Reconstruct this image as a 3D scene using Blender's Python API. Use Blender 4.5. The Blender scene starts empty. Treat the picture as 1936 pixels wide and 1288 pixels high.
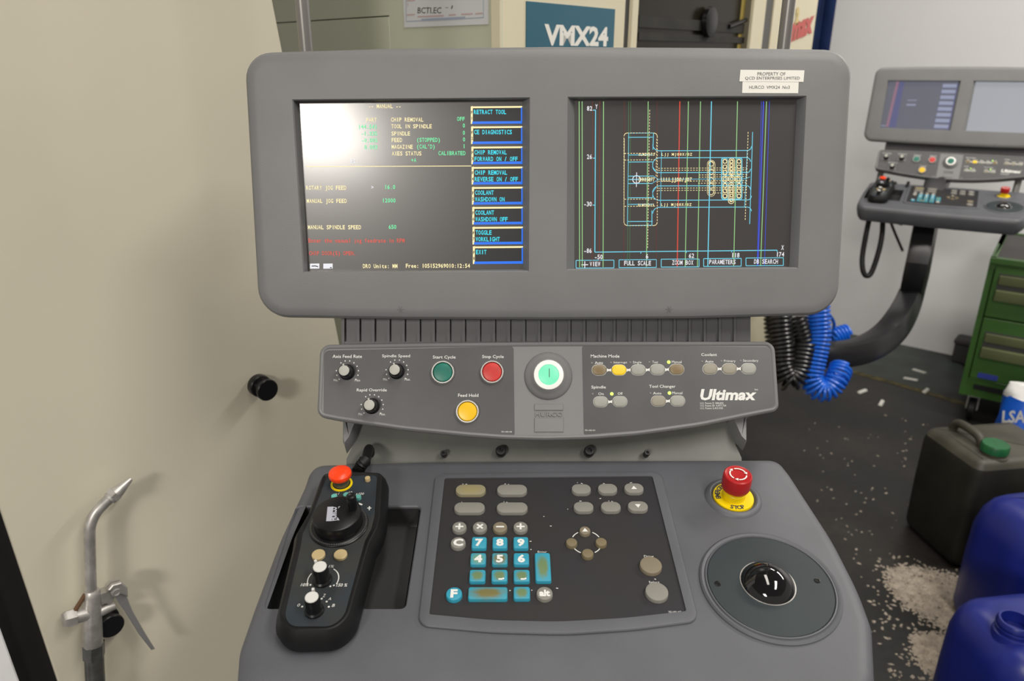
import bpy, bmesh, math, random
from mathutils import Vector, Matrix
from mathutils.geometry import delaunay_2d_cdt
R = math.radians
random.seed(7)
C = bpy.context.scene.collection
sc = bpy.context.scene

# ---------------------------------------------------------------- camera
F, CX, CY = 1400.0, 968.0, 644.0
PITCH, CAMH = 21.0, 1.55
cam_d = bpy.data.cameras.new('camera')
cam_d.sensor_width = 36.0
cam_d.lens = F / 1936.0 * 36.0
cam_d.clip_start = 0.02
cam_d.dof.use_dof = True
cam_d.dof.focus_distance = 0.82
cam_d.dof.aperture_fstop = 7.0
cam = bpy.data.objects.new('camera', cam_d)
C.objects.link(cam)
cam.location = (0, 0, CAMH)
cam.rotation_euler = (R(90 - PITCH), 0, 0)
sc.camera = cam

# ---------------------------------------------------------------- world, lights, exposure
w = bpy.data.worlds.new('hall'); sc.world = w; w.use_nodes = True
w.node_tree.nodes['Background'].inputs[0].default_value = (1.0, 0.93, 0.83, 1)
w.node_tree.nodes['Background'].inputs[1].default_value = 0.33
sc.view_settings.view_transform = 'Standard'
sc.view_settings.look = 'None'
sc.view_settings.exposure = 0.0
sc.view_settings.gamma = 1.0
sc.view_settings.use_curve_mapping = False
CEIL = 3.15
# ceiling fixtures: (x, y, angle, length, width, watts)
FIXTURES = [(-1.58, -3.95, 90, 1.8, 0.75, 300, 'behind the operator and to the left'),
            (1.25, -0.55, 90, 1.5, 0.35, 50, 'over the operator space'),
            (0.10, 0.35, 90, 1.5, 0.30, 15, 'straight above the keyboard shelf'),
            (2.75, 1.75, 140, 1.5, 0.35, 62, 'over the cans along the wall'),
            (1.15, 2.75, 140, 1.5, 0.30, 26, 'added between the two consoles to brighten the wall')]  # last one is an unseen lamp added to lift the white wall

# ---------------------------------------------------------------- camera rays
sP, cP = math.sin(R(PITCH)), math.cos(R(PITCH))
XC, YC, ZC = Vector((1, 0, 0)), Vector((0, sP, cP)), Vector((0, cP, -sP))
CAM = Vector((0, 0, CAMH))
def ray(px, py): return XC * ((px - CX) / F) - YC * ((py - CY) / F) + ZC
def at(px, py, z): return CAM + ray(px, py) * z
def floor(px, py, h=0.0):
    r = ray(px, py); return CAM + r * ((h - CAMH) / r.z)
class Plane:
    def __init__(s, O, u, v):
        u = u.normalized(); n = u.cross(v).normalized(); v = n.cross(u)
        s.O, s.u, s.v, s.n = O, u, v, n
        s.M = Matrix(((u.x, v.x, n.x, O.x), (u.y, v.y, n.y, O.y), (u.z, v.z, n.z, O.z), (0, 0, 0, 1)))
    def uv(s, px, py, h=0.0):
        r = ray(px, py); t = ((s.O + s.n * h - CAM).dot(s.n)) / r.dot(s.n)
        d = CAM + r * t - s.O
        return Vector((d.dot(s.u), d.dot(s.v), h))
    def sc(s, px, py, h=0.0): return (s.uv(px + 1, py, h) - s.uv(px, py, h)).length
    def T(s, px, py, h=0.0): return s.M @ Matrix.Translation(s.uv(px, py, h))
def cplane(px, py, z, psi):
    return Plane(at(px, py, z), XC, YC * math.cos(R(psi)) + ZC * math.sin(R(psi)))

# ---------------------------------------------------------------- scene helpers
W = {}
def link(o, parent, M):
    C.objects.link(o); W[o] = M
    if parent is not None:
        o.parent = parent; o.matrix_basis = W[parent].inverted() @ M
    else:
        o.matrix_basis = M
    return o
def thing(name, label, cat, loc, group=None, rz=0.0):
    o = bpy.data.objects.new(name, None); o.empty_display_size = 0.05
    link(o, None, Matrix.Translation(loc) @ Matrix.Rotation(rz, 4, 'Z'))
    return tag(o, label, cat, group)
def tag(o, label, cat, group=None):
    o['label'] = label; o['category'] = cat
    if group: o['group'] = group
    return o
def mk(name, bm, m, parent=None, M=None, sharp=32, kind=None, label=None):
    me = bpy.data.meshes.new(name)
    bmesh.ops.recalc_face_normals(bm, faces=bm.faces)
    bm.to_mesh(me); bm.free()
    me.polygons.foreach_set('use_smooth', [True] * len(me.polygons))
    me.set_sharp_from_angle(angle=R(sharp))
    me.materials.append(m)
    o = bpy.data.objects.new(name, me)
    link(o, parent, M if M is not None else (W[parent] if parent else Matrix()))
    if kind: o['kind'] = kind
    if label: o['label'] = label
    return o
def share(name, src, parent, M, m=None):
    me = src.data
    o = bpy.data.objects.new(name, me); link(o, parent, M)
    if m: o.material_slots[0].link = 'OBJECT'; o.material_slots[0].material = m
    return o
B = bmesh.new
def V(bm, pts): return [bm.verts.new(p) for p in pts]
def bridge(bm, a, b):
    n = len(a)
    for i in range(n): bm.faces.new((a[i], a[(i + 1) % n], b[(i + 1) % n], b[i]))
def loop_edges(bm, vs):
    return [bm.edges.get((vs[i], vs[(i + 1) % len(vs)])) or bm.edges.new((vs[i], vs[(i + 1) % len(vs)])) for i in range(len(vs))]
def area2(p): return sum(p[i][0] * p[(i + 1) % len(p)][1] - p[(i + 1) % len(p)][0] * p[i][1] for i in range(len(p)))
def ccw(p):
    p = [(q[0], q[1]) for q in p]
    return p if area2(p) > 0 else p[::-1]
def inset(p, d):
    if abs(d) < 1e-9: return p
    out = []; n = len(p)
    for i in range(n):
        a, b, c = Vector(p[i - 1]), Vector(p[i]), Vector(p[(i + 1) % n])
        e1 = (b - a); e2 = (c - b)
        if e1.length < 1e-9 or e2.length < 1e-9: out.append((b.x, b.y)); continue
        n1 = Vector((-e1.y, e1.x)).normalized(); n2 = Vector((-e2.y, e2.x)).normalized()
        m = n1 + n2; k = m.length_squared
        m = m * (2 / k) if k > 0.3 else n1
        q = b + m * d; out.append((q.x, q.y))
    return out
def prism(bm, p, levels, top=True, bottom=True, holes=()):
    """levels bottom -> top: (z, inset). Holes: list of (polygon, depth levels going down) cut in the top."""
    p = ccw(p); prev = None
    for i, (z, d) in enumerate(levels):
        r = V(bm, [(x, y, z) for x, y in inset(p, d)])
        if prev: bridge(bm, prev, r)
        elif bottom: bm.faces.new(r[::-1])
        prev = r
    if top:
        if not holes: bm.faces.new(prev)
        else:
            es = loop_edges(bm, prev); ends = []
            z = levels[-1][0]
            for hp, hl, cap in holes:
                hp = ccw(hp); r = V(bm, [(x, y, z) for x, y in hp]); es += loop_edges(bm, r)
                ends.append((hp, r, hl, cap))
            cdt(bm, prev, [e_[1] for e_ in ends])
            for hp, r, hl, cap in ends:
                for zz, d in hl:
                    q = V(bm, [(x, y, zz) for x, y in (d if isinstance(d, list) else inset(hp, d))]); bridge(bm, r, q); r = q
                if cap: bm.faces.new(r)
    return bm
def inpoly(x, y, poly):
    c = False
    for i in range(len(poly)):
        x1, y1 = poly[i]; x2, y2 = poly[i - 1]
        if (y1 > y) != (y2 > y) and x < (x2 - x1) * (y - y1) / (y2 - y1) + x1: c = not c
    return c
def cdt(bm, outer, holes):
    loops = [outer] + holes; vs = [v for l in loops for v in l]; fc = []; k = 0
    for l in loops: fc.append(list(range(k, k + len(l)))); k += len(l)
    ed = [(l[i], l[(i + 1) % len(l)]) for l in fc for i in range(len(l))]
    r = delaunay_2d_cdt([Vector((v.co.x, v.co.y)) for v in vs], ed, [], 0, 1e-7)
    pl = [[(v.co.x, v.co.y) for v in l] for l in loops]; z0 = outer[0].co.z; mp = [vs[o[0]] if o else bm.verts.new((r[0][i].x, r[0][i].y, z0)) for i, o in enumerate(r[3])]
    for f in r[2]:
        cx = sum(r[0][i].x for i in f) / len(f); cy = sum(r[0][i].y for i in f) / len(f)
        if not inpoly(cx, cy, pl[0]) or any(inpoly(cx, cy, p) for p in pl[1:]): continue
        q = [mp[i] for i in f]
        if len(set(q)) < 3: continue
        try: bm.faces.new(q)
        except ValueError: pass
def rpoly(pts, rad, seg=6):
    out = []; n = len(pts)
    for i in range(n):
        a, b, c = (Vector((p[0], p[1])) for p in (pts[i - 1], pts[i], pts[(i + 1) % n]))
        r = rad[i] if isinstance(rad, (list, tuple)) else rad
        e1 = (a - b).normalized(); e2 = (c - b).normalized()
        ang = math.acos(max(-1, min(1, e1.dot(e2))))
        if r <= 0 or ang > 3.10: out.append((b.x, b.y)); continue
        t = min(r / math.tan(ang / 2), (a - b).length * .49, (c - b).length * .49)
        r = t * math.tan(ang / 2)
        p1 = b + e1 * t; p2 = b + e2 * t
        o = b + (e1 + e2).normalized() * (r / math.sin(ang / 2))
        a1 = math.atan2(p1.y - o.y, p1.x - o.x); a2 = math.atan2(p2.y - o.y, p2.x - o.x)
        d = (a2 - a1 + math.pi) % (2 * math.pi) - math.pi
        for k in range(seg + 1):
            an = a1 + d * k / seg; out.append((o.x + r * math.cos(an), o.y + r * math.sin(an)))
    return out
def rrect(x0, y0, x1, y1, r, seg=5): return rpoly([(x0, y0), (x1, y0), (x1, y1), (x0, y1)], r, seg)
def circ(r, n=32, x=0, y=0): return [(x + r * math.cos(2 * math.pi * i / n), y + r * math.sin(2 * math.pi * i / n)) for i in range(n)]
def lathe(bm, prof, n=32, capa=True, capb=True):
    prev = None
    for i, (r, z) in enumerate(prof):
        if r < 1e-6:
            v = bm.verts.new((0, 0, z))
            if prev:
                for k in range(n): bm.faces.new((prev[k], prev[(k + 1) % n], v))
            prev = ('p', v) if not prev else None
            continue
        ring = V(bm, [(r * math.cos(2 * math.pi * k / n), r * math.sin(2 * math.pi * k / n), z) for k in range(n)])
        if isinstance(prev, tuple):
            for k in range(n): bm.faces.new((prev[1], ring[k], ring[(k + 1) % n]))
        elif prev: bridge(bm, prev, ring)
        elif capa: bm.faces.new(ring[::-1])
        prev = ring
    if isinstance(prev, list) and capb: bm.faces.new(prev)
    return bm
def tube(bm, pts, rad, n=10, caps=True, sq=False):
    pts = [Vector(p) for p in pts]; prev = None; ref = None
    for i, p in enumerate(pts):
        t = (pts[min(i + 1, len(pts) - 1)] - pts[max(i - 1, 0)]).normalized()
        if ref is None:
            ref = Vector((0, 0, 1)) if abs(t.z) < .9 else Vector((1, 0, 0))
        ref = (ref - t * ref.dot(t)).normalized(); b = t.cross(ref)
        r = rad[i] if isinstance(rad, (list, tuple)) else rad
        ring = []
        for k in range(n):
            a = 2 * math.pi * (k + .5) / n; c, s = math.cos(a), math.sin(a)
            if sq: f = 1 / (abs(c) ** 6 + abs(s) ** 6) ** (1 / 6); c, s = c * f, s * f
            ring.append(bm.verts.new(p + (ref * c + b * s) * r))
        if prev: bridge(bm, prev, ring)
        elif caps: bm.faces.new(ring[::-1])
        prev = ring
    if caps: bm.faces.new(prev)
    return bm
def box(bm, x0, y0, z0, x1, y1, z1):
    v = V(bm, [(x, y, z) for z in (z0, z1) for x, y in ((x0, y0), (x1, y0), (x1, y1), (x0, y1))])
    for f in ((3, 2, 1, 0), (4, 5, 6, 7), (0, 1, 5, 4), (1, 2, 6, 5), (2, 3, 7, 6), (3, 0, 4, 7)): bm.faces.new([v[i] for i in f])
    return bm
def rbox(bm, x0, y0, z0, x1, y1, z1, r, b=None):
    b = b if b is not None else r * .5
    return prism(bm, rrect(x0, y0, x1, y1, r), [(z0, b), (z0 + b, 0), (z1 - b, 0), (z1 - b * .3, b * .3), (z1, b)])
def spline(pts, n=8):
    pts = [Vector(p) for p in pts]; out = []
    for i in range(len(pts) - 1):
        p0, p1, p2, p3 = pts[max(i - 1, 0)], pts[i], pts[i + 1], pts[min(i + 2, len(pts) - 1)]
        for k in range(n):
            t = k / n
            out.append(.5 * ((2 * p1) + (p2 - p0) * t + (2 * p0 - 5 * p1 + 4 * p2 - p3) * t * t + (3 * p1 - p0 - 3 * p2 + p3) * t ** 3))
    return out + [pts[-1]]

# ---------------------------------------------------------------- flat print
_tc = {}
def glyphs(s, bold=0.0, shear=0.0):
    k = (s, bold, shear)
    if k not in _tc:
        c = bpy.data.curves.new('t', 'FONT'); c.body = s; c.size = 1; c.resolution_u = 2; c.offset = bold; c.shear = shear
        o = bpy.data.objects.new('t', c)
        me = bpy.data.meshes.new_from_object(o)
        vs = [(v.co.x, v.co.y) for v in me.vertices]; fs = [tuple(p.vertices) for p in me.polygons]
        bpy.data.objects.remove(o); bpy.data.curves.remove(c); bpy.data.meshes.remove(me)
        if not vs: vs = [(0, 0)]
        xs = [v[0] for v in vs]; ys = [v[1] for v in vs]
        _tc[k] = (vs, fs, min(xs), max(xs), min(ys), max(ys))
    return _tc[k]
def put(bm, g, x0, y0, sx, sy, h, rot=0.0):
    vs, fs = g[0], g[1]; c, s = math.cos(rot), math.sin(rot)
    q = [bm.verts.new((x0 + (x * sx) * c - (y * sy) * s, y0 + (x * sx) * s + (y * sy) * c, h)) for x, y in vs]
    for f in fs:
        try: bm.faces.new([q[i] for i in f])
        except ValueError: pass
def txt(bm, P, s, x0, y0, x1, y1, h, bold=0.0, shear=0.0):
    bold *= .45
    """text filling the pixel box (x0,y0 top left - x1,y1 bottom right) on plane P at height h"""
    a = P.uv(x0, y1, h); b = P.uv(x1, y1, h); t = P.uv(x0, y0, h)
    g = glyphs(s, bold, shear); d = b - a; wd = d.length; rot = math.atan2(d.y, d.x)
    sx = wd / (g[3] - g[2]); sy = (t.y - a.y) / max(1e-6, (g[5] - min(g[4], 0) if g[4] < -.05 else g[5] - g[4]))
    oy = g[4]
    put(bm, ([(x - g[2], y - oy) for x, y in g[0]], g[1]), a.x, a.y, sx, sy, h, rot)
def mono(bm, P, s, x0, x1, yc, ht, h, bold=.020, conv=None):
    n = len(s); pitch = (x1 - x0) / n
    for i, ch in enumerate(s):
        if ch == ' ': continue
        g = glyphs(ch, bold)
        xa = x0 + pitch * i
        pa = P.uv(*conv(xa, yc + ht / 2), h); pb = P.uv(*conv(xa + pitch, yc + ht / 2), h); pt = P.uv(*conv(xa, yc - ht / 2), h)
        cw = (pb - pa).length; chh = (pt - pa).length; sy = chh / .70
        gw = g[3] - g[2]; sx = min(sy, cw * .86 / max(gw, .05)); ox = (cw - gw * sx) / 2
        put(bm, ([(x - g[2], y) for x, y in g[0]], g[1]), pa.x + ox, pa.y, sx, sy, h)
def quad(bm, P, pts, h):
    bm.faces.new(V(bm, [P.uv(x, y, h) for x, y in pts]))
def line(bm, P, pts, wd, h, dash=None):
    """polyline of pixel points drawn as a flat ribbon wd metres wide"""
    q = [P.uv(x, y, h) for x, y in pts]
    for a, b in zip(q, q[1:]):
        L = (b - a).length
        if L < 1e-6: continue
        d = (b - a) / L; nrm = Vector((-d.y, d.x, 0)) * wd / 2
        segs = [(0, L)] if not dash else [(k * dash, min(L, (k + .55) * dash)) for k in range(int(L / dash) + 1)]
        for s0, s1 in segs:
            if s1 - s0 < 1e-6: continue
            bm.faces.new(V(bm, [a + d * s0 - nrm, a + d * s1 - nrm, a + d * s1 + nrm, a + d * s0 + nrm]))
def ribbon(bm, pts, wd, h):
    """local-space polyline"""
    for a, b in zip(pts, pts[1:]):
        a = Vector((a[0], a[1], h)); b = Vector((b[0], b[1], h)); d = (b - a).normalized(); nrm = Vector((-d.y, d.x, 0)) * wd / 2
        bm.faces.new(V(bm, [a - nrm, b - nrm, b + nrm, a + nrm]))

# ---------------------------------------------------------------- materials
def mat(name, col, rough=.5, metal=0.0, var=0.0, vscale=6.0, bump=0.0, bscale=300.0, dirt=None, spec=.5, emit=None, es=1.0, coat=0.0, bdist=.0005):
    m = bpy.data.materials.new(name); m.use_nodes = True; nt = m.node_tree; b = nt.nodes['Principled BSDF']
    b.inputs['Base Color'].default_value = (*col, 1); b.inputs['Roughness'].default_value = rough
    b.inputs['Metallic'].default_value = metal; b.inputs['Specular IOR Level'].default_value = spec
    b.inputs['Coat Weight'].default_value = coat; b.inputs['Coat Roughness'].default_value = .17 if name == 'lcd_glass' else .03
    if emit: b.inputs['Emission Color'].default_value = (*emit, 1); b.inputs['Emission Strength'].default_value = es
    tc = None
    def coords():
        nonlocal tc
        if tc is None: tc = nt.nodes.new('ShaderNodeTexCoord')
        return tc.outputs['Object']
    if var or dirt:
        n = nt.nodes.new('ShaderNodeTexNoise'); n.inputs['Scale'].default_value = vscale; n.inputs['Detail'].default_value = 6
        nt.links.new(coords(), n.inputs['Vector'])
        r = nt.nodes.new('ShaderNodeValToRGB'); r.color_ramp.elements[0].position = .35; r.color_ramp.elements[1].position = .68
        d = dirt if dirt else tuple(c * (1 - var) for c in col)
        r.color_ramp.elements[0].color = (*d, 1); r.color_ramp.elements[1].color = (*col, 1)
        nt.links.new(n.outputs['Fac'], r.inputs['Fac']); nt.links.new(r.outputs['Color'], b.inputs['Base Color'])
    if bump:
        n = nt.nodes.new('ShaderNodeTexNoise'); n.inputs['Scale'].default_value = bscale; n.inputs['Detail'].default_value = 2
        nt.links.new(coords(), n.inputs['Vector'])
        u = nt.nodes.new('ShaderNodeBump'); u.inputs['Strength'].default_value = bump; u.inputs['Distance'].default_value = bdist
        nt.links.new(n.outputs['Fac'], u.inputs['Height']); nt.links.new(u.outputs['Normal'], b.inputs['Normal'])
    return m
def worn(name, col, spot, size=.006, soft=.5, rough=.45):
    """a key cap rubbed brown in its middle"""
    m = mat(name, col, rough); nt = m.node_tree; b = nt.nodes['Principled BSDF']
    tc = nt.nodes.new('ShaderNodeTexCoord'); n = nt.nodes.new('ShaderNodeTexNoise'); n.inputs['Scale'].default_value = 260
    nt.links.new(tc.outputs['Generated'], n.inputs['Vector'])
    mp = nt.nodes.new('ShaderNodeMapping'); mp.inputs['Location'].default_value = (-.5, -.5, 0); mp.inputs['Scale'].default_value = (1, 1, 0)
    nt.links.new(tc.outputs['Generated'], mp.inputs['Vector'])
    n.inputs['Scale'].default_value = 4
    ln = nt.nodes.new('ShaderNodeVectorMath'); ln.operation = 'LENGTH'; nt.links.new(mp.outputs['Vector'], ln.inputs[0])
    ad = nt.nodes.new('ShaderNodeMath'); ad.operation = 'MULTIPLY_ADD'; ad.inputs[1].default_value = .35
    nt.links.new(n.outputs['Fac'], ad.inputs[0]); nt.links.new(ln.outputs['Value'], ad.inputs[2])
    r = nt.nodes.new('ShaderNodeValToRGB'); e = r.color_ramp.elements
    e[0].position = .40; e[0].color = (*spot, 1); e[1].position = .40 + .25 * soft + .02; e[1].color = (*col, 1)
    nt.links.new(ad.outputs[0], r.inputs['Fac']); nt.links.new(r.outputs['Color'], b.inputs['Base Color'])
    return m
def glow(name, col, s=1.0):
    m = bpy.data.materials.new(name); m.use_nodes = True; nt = m.node_tree
    b = nt.nodes['Principled BSDF']; b.inputs['Base Color'].default_value = (0.01, 0.01, 0.01, 1); b.inputs['Roughness'].default_value = .4
    b.inputs['Emission Color'].default_value = (*col, 1); b.inputs['Emission Strength'].default_value = s
    return m
MT = dict(
    grey=mat('grey_plastic', (.19, .192, .197), .48, var=.10, vscale=9, bump=.25, bscale=900),
    grey2=mat('grey_plastic_tray', (.096, .100, .115), .50, var=.16, vscale=11, bump=.25, bscale=900),
    overlay=mat('overlay_film', (.078, .078, .083), .42, var=.18, vscale=14),
    keyfilm=mat('keypad_film', (.021, .021, .026), .5, var=.2, vscale=12, dirt=(.023, .021, .021), spec=.4),
    rib=mat('neck_plastic', (.13, .13, .137), .5, var=.15),
    bracket=mat('bracket_paint', (.15, .155, .14), .5, var=.45, vscale=7),
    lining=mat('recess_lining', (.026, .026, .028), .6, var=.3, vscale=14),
    black=mat('black_plastic', (.006, .006, .007), .32, spec=.4),
    rubber=mat('black_rubber', (.008, .008, .009), .5, var=.2, spec=.3),
    blackmetal=mat('black_metal', (.012, .012, .014), .35),
    ball=mat('ball_gloss', (.006, .006, .007), .06, coat=.6),
    ballplate=mat('trackball_plate', (.030, .040, .045), .45, var=.15, spec=.4),
    white=mat('white_print', (.72, .72, .70), .6),
    whiter=mat('white_ring', (.85, .85, .83), .35),
    chrome=mat('satin_metal', (.74, .73, .71), .32, metal=.8),
    post=mat('post_metal', (.30, .29, .28), .35, metal=.85),
    cap=mat('knob_cap', (.42, .42, .38), .5),
    capw=mat('knob_cap_pale', (.62, .62, .60), .45),
    green=mat('green_button', (.008, .17, .125), .4, var=.25, vscale=90),
    red=mat('red_button', (.60, .035, .030), .4, var=.2, vscale=90),
    yellow=mat('yellow_button', (.82, .50, .005), .35),
    mush=mat('orange_red_mushroom', (.92, .055, .008), .3),
    estop=mat('estop_red', (.42, .012, .014), .35),
    eyel=mat('estop_yellow', (.82, .60, .0), .4),
    key=mat('key_grey', (.215, .208, .188), .5),
    keyb=mat('key_brown', (.195, .165, .115), .5),
    keyt=mat('key_tan', (.175, .14, .08), .5),
    cyan=mat('key_cyan', (.030, .29, .42), .42),
    pill=mat('pill_grey', (.31, .31, .28), .5),
    pillb=worn('pill_brown', (.235, .195, .125), (.185, .125, .055), soft=1.3),
    pillt=mat('pill_tan', (.27, .25, .20), .5),
    pilly=mat('pill_yellow', (.78, .53, .02), .45, emit=(.8, .5, .02), es=.12),
    beige=mat('beige_button', (.46, .36, .19), .45),
    dialplate=mat('pendant_film', (.022, .033, .046), .46, spec=.35, var=.35, vscale=22, dirt=(.033, .034, .031)),
    ledgreen=glow('led_green', (.55, 1, .10), 2.2),
    ledoff=mat('led_off', (.20, .20, .19), .5),
    powerglow=glow('power_green', (.22, .95, .55), .95),
    sticker=mat('sticker', (.80, .79, .74), .5),
    ink=mat('ink', (.05, .05, .05), .6),
    screen=mat('lcd_glass', (.016, .013, .013), .36, spec=.8, emit=(.9, .75, .72), es=.016, coat=.8),
    s_yel=glow('lcd_cream', (1.0, .86, .45), 1.0), s_grn=glow('lcd_green', (.16, .95, .42), .9),
    s_cya=glow('lcd_cyan', (.02, .72, .88), 1.1), s_blu=glow('lcd_blue', (.0, .17, .92), .95),
    s_red=glow('lcd_red', (.75, .07, .04), .9), s_wht=glow('lcd_white', (.9, .9, .95), .9),
    s_drk=glow('lcd_dark', (.01, .01, .015), .5), s_lin=glow('lcd_light_blue', (.18, .72, .92), .9),
    s_lgr=glow('lcd_pale_green', (.40, .80, .32), .75), s_bl2=glow('lcd_deep_blue', (.05, .09, .75), .9), s_dgr=glow('lcd_dim_green', (.08, .22, .08), .7), s_drd=glow('lcd_dim_red', (.20, .035, .02), .7),
    s_hz=glow('lcd_slate', (.17, .18, .24), .55), s_lil=glow('lcd_lilac', (.42, .46, .66), .6), s_pnk=glow('lcd_pink', (.40, .20, .30), .6),
    cream=mat('cream_enamel', (.60, .565, .46), .42, var=.06, vscale=2.5, bump=.1, bscale=60),
    cream2=mat('cream_door', (.70, .64, .47), .4, var=.05, vscale=3),
    sage=mat('sage_enamel', (.60, .62, .47), .28, var=.06, vscale=3),
    teal=mat('teal_sign', (.010, .105, .165), .4),
    gasket=mat('gasket', (.045, .043, .043), .6),
    inner=mat('dark_interior', (.014, .012, .008), .5, var=.6, vscale=14),
    blackstrip=mat('black_strip', (.006, .006, .007), .5),
    navy=mat('navy_curtain', (.012, .035, .14), .6, var=.3, vscale=12),
    wall=mat('white_wall', (.76, .76, .78), .7, var=.05, vscale=1.5, bump=.15, bscale=40),
    steel=mat('cast_steel', (.62, .60, .58), .42, metal=.75, var=.3, vscale=60),
    dsteel=mat('dark_fitting', (.17, .175, .17), .4, metal=.8, var=.3, vscale=60),
    blade=mat('lever_steel', (.40, .40, .41), .42, metal=.7),
    rust=mat('rust', (.10, .05, .02), .8),
    cabgreen=mat('cabinet_green', (.045, .125, .022), .42, var=.2, vscale=5),
    cabhandle=mat('drawer_handle', (.135, .155, .07), .45, var=.2, vscale=9),
    mat_=mat('cabinet_mat', (.055, .050, .050), .7),
    bluehose=mat('blue_hose', (.006, .115, .62), .3),
    blackhose=mat('black_hose', (.010, .010, .010), .3),
    can=mat('grey_can', (.020, .020, .016), .5, spec=.35, var=.35, vscale=10),
    cantop=mat('dusty_can', (.065, .06, .044), .5, var=.45, vscale=12),
    gcap=mat('green_cap', (.012, .125, .04), .4, var=.3, vscale=40),
    bluecan=mat('blue_can', (.008, .017, .20), .36, var=.2, vscale=8, bump=.15, bscale=200),
    bagw=mat('bag_white', (.66, .66, .66), .45, bump=.5, bscale=20, bdist=.004), bagb=mat('bag_blue', (.0, .09, .55), .4, bump=.4, bscale=20, bdist=.004),
    paper=mat('paper', (.72, .73, .74), .5),
    fixture=mat('fixture_enamel', (.7, .7, .7), .5), ceilm=mat('ceiling_paint', (.42, .41, .39), .8),
    granule=mat('granules', (.40, .345, .285), .8, var=.35, vscale=40),
    redlogo=mat('red_logo', (.52, .10, .09), .5), yellogo=mat('yellow_logo', (.62, .50, .22), .5),
    yelstrip=mat('yellow_strip', (.34, .26, .06), .5), stripgrey=mat('strip_grey', (.09, .088, .085), .5),
    printred=mat('print_red', (.62, .42, .42), .6), printblue=mat('print_blue', (.38, .44, .55), .6),
)
def floor_mat():
    m = bpy.data.materials.new('workshop_floor'); m.use_nodes = True; nt = m.node_tree; b = nt.nodes['Principled BSDF']
    tc = nt.nodes.new('ShaderNodeTexCoord')
    def noise(s, d=8):
        n = nt.nodes.new('ShaderNodeTexNoise'); n.inputs['Scale'].default_value = s; n.inputs['Detail'].default_value = d
        nt.links.new(tc.outputs['Object'], n.inputs['Vector']); return n
    a, c = noise(2.2), noise(38, 4)
    r = nt.nodes.new('ShaderNodeValToRGB'); e = r.color_ramp.elements
    e[0].position = .40; e[0].color = (.009, .0085, .008, 1); e[1].position = .7; e[1].color = (.026, .022, .019, 1)
    nt.links.new(a.outputs['Fac'], r.inputs['Fac'])
    r2 = nt.nodes.new('ShaderNodeValToRGB'); e = r2.color_ramp.elements
    e[0].position = .3; e[0].color = (.7, .7, .7, 1); e[1].position = .75; e[1].color = (1.2, 1.2, 1.2, 1)
    nt.links.new(c.outputs['Fac'], r2.inputs['Fac'])
    mx = nt.nodes.new('ShaderNodeMix'); mx.data_type = 'RGBA'; mx.blend_type = 'MULTIPLY'; mx.inputs[0].default_value = 1
    nt.links.new(r.outputs['Color'], mx.inputs[6]); nt.links.new(r2.outputs['Color'], mx.inputs[7])
    nt.links.new(mx.outputs[2], b.inputs['Base Color']); b.inputs['Roughness'].default_value = .45
    u = nt.nodes.new('ShaderNodeBump'); u.inputs['Strength'].default_value = .3; u.inputs['Distance'].default_value = .003
    nt.links.new(c.outputs['Fac'], u.inputs['Height']); nt.links.new(u.outputs['Normal'], b.inputs['Normal'])
    return m
MT['floor'] = floor_mat()

# ================================================================ THE SETTING
o = mk('floor', box(B(), -4, -5, -.1, 5.2, 7.2, 0), MT['floor'], kind='structure')
wa, wb = Vector((2.237 - .78 * 3.9, 3.976 + .625 * 3.9, 0)), Vector((2.237 + .78 * 3.6, 3.976 - .625 * 3.6, 0))
wd = (wb - wa).normalized(); wn = Vector((-wd.y, wd.x, 0))
bm = B(); q = [(wa.x, wa.y), (wb.x, wb.y), (wb.x + wn.x * .12, wb.y + wn.y * .12), (wa.x + wn.x * .12, wa.y + wn.y * .12)]
mk('wall_right', prism(bm, q, [(0, 0), (CEIL, 0)]), MT['wall'], kind='structure')
mk('ceiling', box(B(), -4, -5, CEIL, 5.2, 7.2, CEIL + .1), MT['ceilm'], kind='structure')
for (x, y, an, L, wdt, watts, where) in FIXTURES:
    t = thing('ceiling_light', 'white fluorescent ceiling light ' + where, 'ceiling light', (x, y, CEIL), rz=R(an))
    mk('housing', rbox(B(), -L / 2 - .04, -wdt / 2 - .03, -.09, L / 2 + .04, wdt / 2 + .03, 0, .02), MT['fixture'], t)
    ld = bpy.data.lights.new('lamp', 'AREA'); ld.shape = 'RECTANGLE'; ld.size = L; ld.size_y = wdt; ld.energy = watts; ld.color = (1.0, .95, .87)
    lo = bpy.data.objects.new('lamp', ld); link(lo, t, W[t] @ Matrix.Translation((0, 0, -.094)))

# ================================================================ THE CONTROL CONSOLE
HP = cplane(1037, 350, .83, -9.5)      # display head
PP = cplane(1037, 705, .862, 10)       # button panel
TP = cplane(1037, 868, .865, 58)       # keyboard shelf
con = thing('control_console', 'large grey machine control console with two lit screens, button panel and keyboard shelf', 'console', (0.042, .86, 0))
NOCOPY = set()
def U(P, pts, h=0.0): return [(lambda q: (q.x, q.y))(P.uv(x, y, h)) for x, y in pts]

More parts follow.
